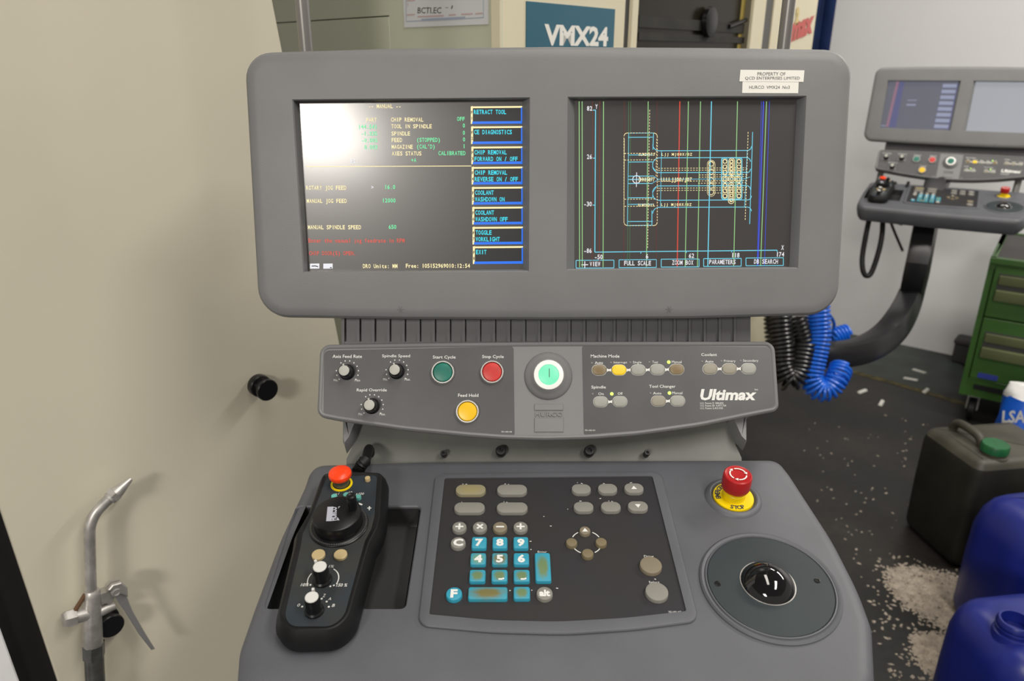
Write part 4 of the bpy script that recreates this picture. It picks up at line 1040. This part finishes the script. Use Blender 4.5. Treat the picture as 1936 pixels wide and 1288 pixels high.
bm = prism(B(), [(p.x, p.y) for p in (gp_(415, 745), gp_(440, 716), gp_(490, 702), gp_(526, 732), gp_(528, 785), gp_(495, 770), gp_(455, 765))], [(.030, 0), (.044, 0), (.0455, .0015)]); mk('lever_knuckle', bm, MT['steel'], lever, SP.M)
p = gp_(480, 782, .044); bm = B(); lathe(bm, [(28 * ks, -.002), (28 * ks, .0015), (18 * ks, .0025), (12 * ks, .0018), (0, .0022)], 16); mk('pivot_pin', bm, MT['steel'], lever, SP.M @ Matrix.Translation(p))
bm = B(); tube(bm, [gp_(352, 1075), gp_(354, 1150)], 62 * ks, 6); tube(bm, [gp_(354, 1145), gp_(362, 1300), gp_(366, 1420)], 54 * ks, 18); ft = mk('hose_fitting', bm, MT['dsteel'], gun, SP.M)
q = spline([gp_(366, 1410), gp_(372, 1650), gp_(380, 2100, .05), gp_(420, 2500, .08)], 6)
bm = B(); tube(bm, q, 46 * ks, 12); mk('air_hose', bm, MT['blackhose'], gun, SP.M)

# ================================================================ THE SECOND CONSOLE
c1w = at(1037, 350, .83); c2w = at(1819, 200, 2.92)
T2 = Matrix.Translation(c2w) @ Matrix.Rotation(R(-31), 4, 'Z') @ Matrix.Translation(-c1w)
con2 = bpy.data.objects.new('control_console', None); link(con2, None, Matrix.Translation((T2 @ W[con]).translation))
tag(con2, 'grey two-screen control console on a black arm before the white wall', 'console')
def copy_tree(src, dst):
    for ch in list(src.children):
        if ch in NOCOPY: continue
        c = ch.copy(); link(c, dst, T2 @ W[ch])
        for g in list(ch.children):
            if g in NOCOPY: continue
            d = g.copy(); link(d, c, T2 @ W[g])
copy_tree(con, con2)
for ch in con2.children:
    if 'indicator' in ch.name or 'oval' in ch.name: pass
pen2 = bpy.data.objects.new('jog_pendant', None); link(pen2, None, T2 @ W[pen]); copy_tree(pen, pen2)
tag(pen2, 'black jog pendant on the shelf of the console before the white wall', 'remote control')
# its screens and power button
H2 = T2 @ HP.M
def sheet2(pts, m): return mk('display_screen', prism(B(), U(HP, pts, SD - .0005), [(SD - .0065, 0), (SD - .0005, 0)]), m, con2, H2)
a2 = sheet2([(564, 192), (990, 188), (991, 511), (580, 515)], MT['s_hz'])
b2 = sheet2([(1084, 187), (1509, 185), (1494, 506), (1084, 510)], mat('lcd_reflection_glow', (.05, .05, .055), .35, emit=(.62, .66, .74), es=.42))  # bright reflection on the right screen put in as a pale glow
bm = B()
for i in range(8): quad(bm, HP, [c1(1285, tops[i] + 105), c1(1580, tops[i] + 102), c1(1580, tops[i] + 20), c1(1285, tops[i] + 22)], SH)
quad(bm, HP, [c1(120, 1170), c1(250, 1168), c1(250, 1150), c1(120, 1152)], SH)
for y in (540, 640, 660): line(bm, HP, [c1(600, y), c1(800, y - 4)], .003, SH)
mk('screen_text', bm, MT['s_lil'], a2, H2, kind='stuff')
bm = B()
for i in range(8): quad(bm, HP, [c1(1262, tops[i] + 119), c1(1600, tops[i] + 116), c1(1600, tops[i] + 104), c1(1262, tops[i] + 106)], SH)
line(bm, HP, [c1(1590, 110), c1(1590, 1180)], .004, SH); quad(bm, HP, [c1(330, 1190), c1(480, 1188), c1(440, 100), c1(330, 102)], SH - .0001)
mk('screen_text', bm, glow('lcd_violet', (.12, .13, .32), .6), a2, H2, kind='stuff')
bm = B(); line(bm, HP, [c1(290, 90), c1(290, 1190)], .010, SH); mk('screen_text', bm, MT['s_pnk'], a2, H2, kind='stuff')
M = T2 @ PP.T(1036.6, 711, -.0018); k = PP.sc(1037, 711)
bm = B(); lathe(bm, [(19.1 * k, .0085), (19.0 * k, .0116), (18.0 * k, .0128), (0, .0136)], 32); mk('power_button', bm, MT['green'], con2, M)
# arm, rods and loose cable
i2 = W[con2].inverted()
nk = T2 @ Vector((c1w.x, c1w.y + .10, 1.10))
z2 = lambda x, y, z: i2 @ at(x, y, z)
arm = [at(1784, 320, 3.04), at(1770, 350, 3.0), at(1752, 420, 2.93), at(1736, 500, 2.84), at(1722, 560, 2.93), at(1700, 606, 2.69), at(1670, 640, 2.63), at(1630, 662, 2.57), at(1585, 670, 2.56), at(1520, 670, 2.60), at(1455, 668, 2.66)]
bm = B(); tube(bm, [i2 @ p for p in spline(arm, 5)], .042, 20, sq=True); mk('support_arm', bm, MT['blackmetal'], con2, W[con2])
for xs in ((640, 640), (1432, 1432)):
    top_ = T2 @ (PP.M @ (PP.uv(xs[0], 700) + Vector((0, 0, -.04)))); bot = T2 @ (TP.M @ (TP.uv(640 if xs[0] < 1000 else 1420, 872) + Vector((0, .0, -.02))))
    bm = B(); tube(bm, [i2 @ top_, i2 @ bot], .012, 10); mk('side_rod', bm, MT['stripgrey'], con2, W[con2])
lp = [at(1648, 395, 2.97), at(1638, 440, 2.97), at(1630, 490, 2.96), at(1634, 518, 2.96), at(1646, 518, 2.96), at(1660, 480, 2.96), at(1668, 440, 2.96), at(1669, 395, 2.97)]
bm = B(); tube(bm, [i2 @ p for p in spline(lp, 6)], .010, 10); mk('cable_loop', bm, MT['rubber'], con2, W[con2])
bm = B(); tube(bm, [i2 @ at(1712, 400, 2.93), i2 @ at(1707, 414, 2.93), i2 @ at(1702, 425, 2.93)], .008, 8); mk('cable_end', bm, MT['rubber'], con2, W[con2])
for pts in ([(1694, 345), (1686, 352), (1684, 362)], [(1718, 344), (1714, 355), (1714, 364)]):
    bm = B(); tube(bm, [i2 @ at(x, y, 3.0) for x, y in pts], .006, 8); mk('cable_end', bm, MT['rubber'], con2, W[con2])

# ================================================================ TOOL CABINET
cl = floor(1812, 744, .13); cf = floor(1894, 762, .13); fd = (cf - cl); fd.z = 0; fd.normalize()
tz = .13 + 0
# top height from the front left upright edge
r_ = ray(1879, 487); t_ = (Vector((cl.x, cl.y, 0)) - Vector((0, 0, 0))).dot(Vector((-fd.y, fd.x, 0))) / r_.dot(Vector((-fd.y, fd.x, 0)))
ZT = (CAM + r_ * t_).z
CP = Plane(Vector((cl.x, cl.y, 0)), fd, Vector((0, 0, 1)))
bl = floor(1915, 434, ZT); dep = abs(CP.n.dot(bl - CP.O)); dep = min(max(dep, .3), .6)
CW = .62
cab = thing('tool_cabinet', 'green steel drawer tool cabinet on castors against the white wall', 'cabinet', CP.O.copy())
bm = B()
box(bm, 0, .13, -dep, .022, ZT, 0); box(bm, CW - .022, .13, -dep, CW, ZT, 0); box(bm, .022, .13, -dep, CW - .022, .215, -.004); box(bm, .022, .2, -dep, CW - .022, ZT - .03, -dep + .02); box(bm, .022, ZT - .05, -dep, CW - .022, ZT - .02, -.004)
for a in ((0, ZT - .022, -.02, CW, ZT, .012), (0, ZT - .022, -dep, CW, ZT, -dep + .02), (0, ZT - .022, -dep, .02, ZT, .0), (CW - .02, ZT - .022, -dep, CW, ZT, 0)): box(bm, *a)
mk('cabinet_body', bm, MT['cabgreen'], cab, CP.M)
mk('top_mat', box(B(), .022, ZT - .02, -dep + .02, CW - .022, ZT - .006, -.022), MT['mat_'], cab, CP.M)
def zz(x, y): return CP.uv(x, y).y
rowsy = [(500, 598, 513, 561), (600, 716, 627, 678)]
dz = [ZT - .03, zz(1858, 598), zz(1828, 712), .215]
for i in range(3):
    z1, z0 = dz[i] - .004, dz[i + 1] + .003
    dr = mk('drawer', prism(B(), [(.026, z0), (CW - .026, z0), (CW - .026, z1), (.026, z1)], [(-.3, .004), (-.004, 0), (.004, 0), (.006, .002)]), MT['cabgreen'], cab, CP.M)
    if i < 2:
        hh = .115; zt = z1 - .028 - (.03 if i else 0)
        bm = B(); box(bm, .045, zt - hh, .004, CW - .045, zt, .007); mk('handle_recess', bm, MT['gasket'], dr, CP.M)
        bm = B(); rbox(bm, .048, zt - .046, .006, CW - .048, zt - .008, .016, .003); mk('label_strip', bm, MT['cabhandle'], dr, CP.M)
        bm = B(); rbox(bm, .046, zt - hh, .006, CW - .046, zt - hh + .045, .026, .003); mk('handle', bm, MT['cabhandle'], dr, CP.M)
mk('toe_slot', box(B(), .05, .168, -.002, CW - .03, .19, .003), MT['blackstrip'], cab, CP.M)
bm = B(); prism(bm, rrect(.055, .226, .13, .250, .004), [(.004, 0), (.0075, 0), (.008, .0006)]); mk('maker_badge', bm, mat('badge_blue', (.03, .05, .30), .5), cab, CP.M)
for x, z in ((.06, -.06), (CW - .06, -.06), (.06, -dep + .06), (CW - .06, -dep + .06)):
    M = CP.M @ Matrix.Translation((x, 0, z))
    bm = B(); box(bm, -.026, .115, -.03, .026, .131, .03); box(bm, -.024, .05, -.014, -.018, .118, .014); box(bm, .018, .05, -.014, .024, .118, .014)
    cs = mk('castor', bm, MT['steel'], cab, M)
    bm = B(); lathe(bm, [(.042, -.014), (.05, -.010), (.05, .010), (.042, .014)], 24)
    mk('castor_wheel', bm, MT['rubber'], cs, M @ Matrix.Translation((0, .050, 0)) @ Matrix.Rotation(R(90), 4, 'Y'))
# dark box standing behind the cabinet by the wall
bxp = floor(1797, 684); bt = thing('plastic_box', 'small dark grey plastic box between cabinet and wall', 'box', bxp)
bm = B(); rbox(bm, 0, 0, 0, .19, .10, .135, .012); mk('box_body', bm, MT['gasket'], bt, Matrix.Translation(bxp) @ Matrix.Rotation(R(-40), 4, 'Z'))
bm = B(); rbox(bm, -.006, -.006, .105, .196, .106, .13, .012); mk('box_lid', bm, MT['mat_'], bt, Matrix.Translation(bxp) @ Matrix.Rotation(R(-40), 4, 'Z'))

# ================================================================ COILED HOSES
def coil(pts, rad, turns, wire, m, name, parent, tail0=(), tail1=()):
    c = spline(pts, 14); n = len(c)
    L = [0]
    for i in range(1, n): L.append(L[-1] + (c[i] - c[i - 1]).length)
    out = []; N = turns * 14; ref = Vector((0, -1, .2)).normalized()
    for j in range(N + 1):
        s = L[-1] * (j / N); i = 0
        while i < n - 2 and L[i + 1] < s: i += 1
        f = (s - L[i]) / max(1e-9, L[i + 1] - L[i]); p = c[i].lerp(c[i + 1], f); t = (c[i + 1] - c[i]).normalized()
        a = (ref - t * ref.dot(t)).normalized(); b = t.cross(a); ph = 2 * math.pi * j / 14
        r = rad(j / N) if callable(rad) else rad
        out.append(p + (a * math.cos(ph) + b * math.sin(ph)) * r)
    bm = B(); tube(bm, list(tail0) + out + list(tail1), wire, 7); return mk(name, bm, m, parent, Matrix())
zc = 2.42
P_ = lambda x, y, z=zc: at(x, y, z)
hk = thing('hose_hook', 'small steel hook bracket on the machine that carries the coiled hoses', 'hook', P_(1500, 560))
pA, pB = P_(1480, 572), P_(1552, 572)
bm = B(); tube(bm, [Vector((e2.x - .03, e2.y - .01, pA.z)), Vector((pA.x - .02, pA.y, pA.z)), pB + Vector((.02, 0, 0)), pB + Vector((.03, 0, .03))], .010, 8); mk('hook_bar', bm, MT['dsteel'], hk, Matrix())
hb = coil([P_(1470, 585), P_(1472, 625), P_(1476, 662), P_(1478, 695), P_(1490, 718), P_(1506, 708), P_(1514, 680), P_(1520, 650), P_(1515, 628), P_(1505, 600)], lambda s: .040 if s < .35 else (.036 if s < .8 else .026), 34, .0062, MT['blackhose'], 'coiled_hose', None)
hb2 = thing('coiled_hose', 'black coiled air hose hanging in a loop beside the blue coil', 'hose', P_(1490, 735)); C.objects.unlink(hb); hb.name = 'hose_coil'; link(hb, hb2, Matrix())
hc = coil([P_(1546, 575), P_(1548, 610), P_(1548, 640), P_(1543, 668), P_(1537, 695), P_(1534, 718), P_(1546, 737), P_(1566, 736), P_(1582, 716), P_(1590, 695, 2.44)], lambda s: .034, 32, .0054, MT['bluehose'], 'hose_coil', None)
hb3 = thing('coiled_hose', 'bright blue coiled air hose hanging in front of the black support arm', 'hose', P_(1550, 755)); C.objects.unlink(hc); hc.name = 'hose_coil'; link(hc, hb3, Matrix())
zb_ = 2.74
h4 = coil([P_(1574, 640, zb_), P_(1588, 634, zb_), P_(1602, 630, zb_)], .030, 5, .006, MT['bluehose'], 'hose_loop', hb3,
          tail0=spline([P_(1556, 592, 2.5), P_(1568, 596, 2.6), P_(1577, 612, 2.7), P_(1573, 632, zb_)], 5))

# ================================================================ CANS, BAG, GRANULES
def can_shape(bm, w_, d_, h_, r, top_in, part=None):
    lv = [(0, .02), (.012, .006), (.03, 0), (h_ * .5, -.002), (h_ - top_in * 1.6, 0), (h_ - top_in * .9, top_in * .16), (h_ - top_in * .45, top_in * .42), (h_ - top_in * .15, top_in * .75), (h_, top_in * 1.25)]
    if part == 'low': return prism(bm, rrect(-w_ / 2, -d_ / 2, w_ / 2, d_ / 2, r, 6), lv[:6])
    if part == 'top': lv = lv[5:]
    return prism(bm, rrect(-w_ / 2, -d_ / 2, w_ / 2, d_ / 2, r, 6), lv)
def jerry(name, label, org, rz, w_, d_, h_, m, m2, capm, capx, capy, top_in=.03, open_=False, handle=True, hand=None):
    t = thing(name, label, 'can', org, rz=rz)
    M = W[t]
    if hand:
        mk('can_body', can_shape(B(), w_, d_, h_, .035, top_in, 'low'), m, t, M, sharp=50); mk('can_shoulder', can_shape(B(), w_, d_, h_, .035, top_in, 'top'), m2, t, M, sharp=50)
    else: mk('can_body', can_shape(B(), w_, d_, h_, .085, top_in), m, t, M, sharp=50)
    if handle:
        hx = capx + (.11 if capx < 0 else -.11)
        q = spline([(capx + .045, capy * .2, h_ - .012), (capx + .05, capy * .1, h_ + .018), (capx + .09, 0, h_ + .03), (w_ / 2 - .07, 0, h_ + .03), (w_ / 2 - .045, 0, h_ + .012), (w_ / 2 - .04, 0, h_ - .012)], 5)
        if hand:
            (xa, ya), (xb, yb) = hand
            q = spline([(xa, ya, h_ - .012), (xa, ya + .004, h_ + .012), (xa, ya + .03, h_ + .030), (xb, yb - .03, h_ + .030), (xb, yb - .004, h_ + .012), (xb, yb, h_ - .012)], 5)
        bm = B(); tube(bm, q, .014, 12); mk('can_handle', bm, m2, t, M)
    Mc = M @ Matrix.Translation((capx, capy, h_ - .006))
    if open_:
        bm = B(); lathe(bm, [(.044, -.02), (.040, .004), (.036, .006), (.036, .012), (.038, .013), (.038, .016), (.036, .017), (.036, .022), (.038, .023), (.038, .026), (.034, .034), (.030, .034), (.030, -.01), (.029, -.012)], 36, False, False); mk('can_neck', bm, m, t, Mc)
        bm = B(); lathe(bm, [(.030, -.003), (.030, -.001), (0, -.001)], 32); mk('neck_inside', bm, MT['blackstrip'], t, Mc)
    else:
        bm = B(); lathe(bm, [(.046, -.02), (.042, .004), (.036, .006), (.036, .02)], 32); mk('can_neck', bm, m2, t, Mc)
        bm = B(); n = 36
        lathe(bm, [(.040, .014), (.040, .036), (.037, .040), (0, .040)], n)
        for i, v in enumerate(bm.verts):
            if v.co.z < .037 and (i % 2): v.co.x *= .96; v.co.y *= .96
        mk('screw_cap', bm, capm, t, Mc)
    return t
a = floor(1718, 992); b = floor(1812, 1078); dv = (b - a); rz = math.atan2(dv.y, dv.x) + math.pi / 2
xax = Vector((math.cos(rz), math.sin(rz), 0)); yax = Vector((-math.sin(rz), math.cos(rz), 0))
cd, cw = .27, .34
ctr_ = b + xax * (cw / 2 - .02) + yax * (cd / 2)
jc = jerry('jerry_can', 'dusty dark grey jerry can with a green screw cap and moulded handle', Vector((ctr_.x, ctr_.y, 0)), rz, cw, cd, .39, MT['can'], MT['cantop'], MT['gcap'], -.075, -.075, .03, hand=((-.085, -.035), (-.085, .095)))
jerry('jerry_can', 'tall blue plastic can standing behind the open blue can', Vector((1.50, 1.735, 0)), R(10), .36, .25, .41, MT['bluecan'], MT['bluecan'], MT['bluecan'], .05, .0, .07)
jerry('jerry_can', 'blue plastic can with an open uncapped neck', Vector((1.155, 1.305, 0)), R(8), .27, .26, .385, MT['bluecan'], MT['bluecan'], MT['bluecan'], -.068, -.02, .05, open_=True, handle=False)
bw = .26
bo_ = at(1893, 830, 2.72); bo_.z = 0
bag = thing('granule_bag', 'white and blue plastic sack standing behind the grey jerry can', 'sack', bo_ + Vector((bw / 2, 0, 0)))
def bagring(z, w_, d_, n=28):
    return [(w_ * math.copysign(abs(math.cos(a)) ** .55, math.cos(a)), d_ * math.copysign(abs(math.sin(a)) ** .7, math.sin(a)), z) for a in (2 * math.pi * i / n for i in range(n))]
MB_ = Matrix.Translation(bo_ + Vector((bw / 2, 0, 0))) @ Matrix.Rotation(R(-28), 4, 'Z')
bz = at(1893, 712, 2.72).z; bmid = at(1893, 752, 2.72).z
for nm, z0, z1, m in (('sack_print', .0, bmid, 'bagb'), ('sack_top', bmid, bz, 'bagw')):
    bm = B(); prev = None
    for i in range(9):
        z = z0 + (z1 - z0) * i / 8; f = z / bz
        ring = V(bm, [(x + .004 * math.sin(z * 60 + y * 90), y + .005 * math.sin(x * 50 + z * 40), zz_ + (.012 * math.sin(x * 26 + 1.2) if i == 8 and nm == 'sack_top' else (-.02 * (x / (bw / 2)) if (nm == 'sack_print' and i == 8) or (nm == 'sack_top' and i == 0) else 0))) for x, y, zz_ in bagring(z, bw / 2 * (1.0 + .03 * math.sin(f * 3)), .085 * (1 - .93 * max(0, (f - .5) / .5) ** 1.6))])
        if prev: bridge(bm, prev, ring)
        else: bm.faces.new(ring[::-1])
        prev = ring
    bm.faces.new(prev)
    o = mk(nm, bm, MT[m], bag, MB_, sharp=60)
bm = B()
PBg = Plane(MB_ @ Vector((0, -.092, 0)), MB_.to_3x3() @ Vector((1, 0, 0)), Vector((0, 0, 1)))
txt(bm, PBg, 'LSA', 1894, 776, 1938, 800, .0, .06, .15); line(bm, PBg, [(1897, 804), (1912, 807)], .006, 0); line(bm, PBg, [(1916, 808), (1930, 811)], .006, 0)
mk('sack_lettering', bm, MT['bagw'], bag, PBg.M, kind='stuff')

# absorbent granules spilt on the floor
def inside(p, poly):
    x, y = p; c = False
    for i in range(len(poly)):
        x1, y1 = poly[i]; x2, y2 = poly[i - 1]
        if (y1 > y) != (y2 > y) and x < (x2 - x1) * (y - y1) / (y2 - y1) + x1: c = not c
    return c
beds = [[(1672, 1082), (1700, 1072), (1745, 1078), (1800, 1090), (1860, 1110), (1900, 1180), (1800, 1190), (1770, 1175), (1720, 1150), (1690, 1120)],
        [(1725, 1205), (1760, 1200), (1800, 1206), (1850, 1230), (1850, 1300), (1790, 1300), (1755, 1265), (1730, 1235)]]
loose = [(1585, 1000), (1640, 990), (1665, 1040), (1720, 1050), (1800, 1085), (1850, 1120), (1850, 1310), (1690, 1310), (1650, 1240), (1640, 1150), (1605, 1060)]
bm = B(); cnt = 0
def chip(p, s):
    a = random.uniform(0, 6.28); ca, sa = math.cos(a), math.sin(a); l = s * random.uniform(.7, 1.5); w_ = s * random.uniform(.5, 1.0); h_ = s * random.uniform(.4, .9)
    q = [bm.verts.new((p.x + x * ca - y * sa, p.y + x * sa + y * ca, p.z + z)) for x, y, z in ((-l, 0, 0), (0, -w_, h_ * .2), (l, 0, h_ * .1), (0, w_, 0), (l * .15, 0, h_))]
    for f in ((0, 1, 4), (1, 2, 4), (2, 3, 4), (3, 0, 4)): bm.faces.new([q[i] for i in f])
while cnt < 9000:
    bd = beds[0] if random.random() < .6 else beds[1]
    xs = [p[0] for p in bd]; ys = [p[1] for p in bd]; p = (random.uniform(min(xs) - 8, max(xs) + 8), random.uniform(min(ys) - 8, max(ys) + 8))
    j = (p[0] + random.gauss(0, 7), p[1] + random.gauss(0, 5))
    if inside(j, bd): chip(floor(*p) + Vector((0, 0, random.uniform(-.001, .002))), random.uniform(.0035, .0065)); cnt += 1
for i in range(900):
    p = (random.uniform(1585, 1850), random.uniform(985, 1310))
    if inside(p, loose) and random.random() < .25 + .75 * max(0, (p[0] - 1600) / 250): chip(floor(*p), random.uniform(.003, .0075))
for i in range(70):
    chip(floor(random.uniform(1520, 1760), random.uniform(760, 1000)), random.uniform(.003, .007))
gr = mk('spilt_granules', bm, MT['granule'], None, Matrix(), kind='stuff'); tag(gr, 'pale absorbent granules spilt over the dark floor beside the cans', 'granules')
# worn yellow line, floor paint
bm = B(); pts = [floor(x, y, .001) for x, y in ((1520, 672), (1560, 688), (1600, 700), (1660, 716), (1720, 733), (1765, 746), (1830, 766))]
for a, b in zip(pts, pts[1:]):
    d = (b - a).normalized(); n_ = Vector((-d.y, d.x, 0)) * .022; bm.faces.new(V(bm, [a - n_, b - n_, b + n_, a + n_]))
m_ = mat('worn_yellow_paint', (.16, .125, .03), .6, var=.8, vscale=30)
mk('trim_1', bm, m_, None, Matrix(), kind='structure')
bm = B(); pts = [floor(x, y, .0006) for x, y in ((1480, 640), (1600, 700), (1765, 746), (1840, 740), (1820, 690), (1600, 601), (1480, 560))]
bm.faces.new(V(bm, pts)); mk('trim_2', bm, mat('grey_green_paint', (.055, .068, .062), .5, var=.4, vscale=8), None, Matrix(), kind='structure')
# scattered swarf on the painted floor
for (x, y) in ((1738, 702), (1722, 717), (1750, 739), (1666, 762), (1630, 740)):
    p = floor(x, y, .002); bm = B(); a = random.uniform(0, 3)
    prism(bm, [(-.035, -.008), (.03, -.011), (.036, .006), (-.028, .010)], [(0, 0), (.006, .002)])
    o = mk('metal_offcut', bm, MT['sticker'], None, Matrix.Translation((p.x, p.y, 0)) @ Matrix.Rotation(a, 4, 'Z'))
    tag(o, 'small pale scrap lying on the floor by the worn yellow line', 'scrap', 'scraps on the floor')
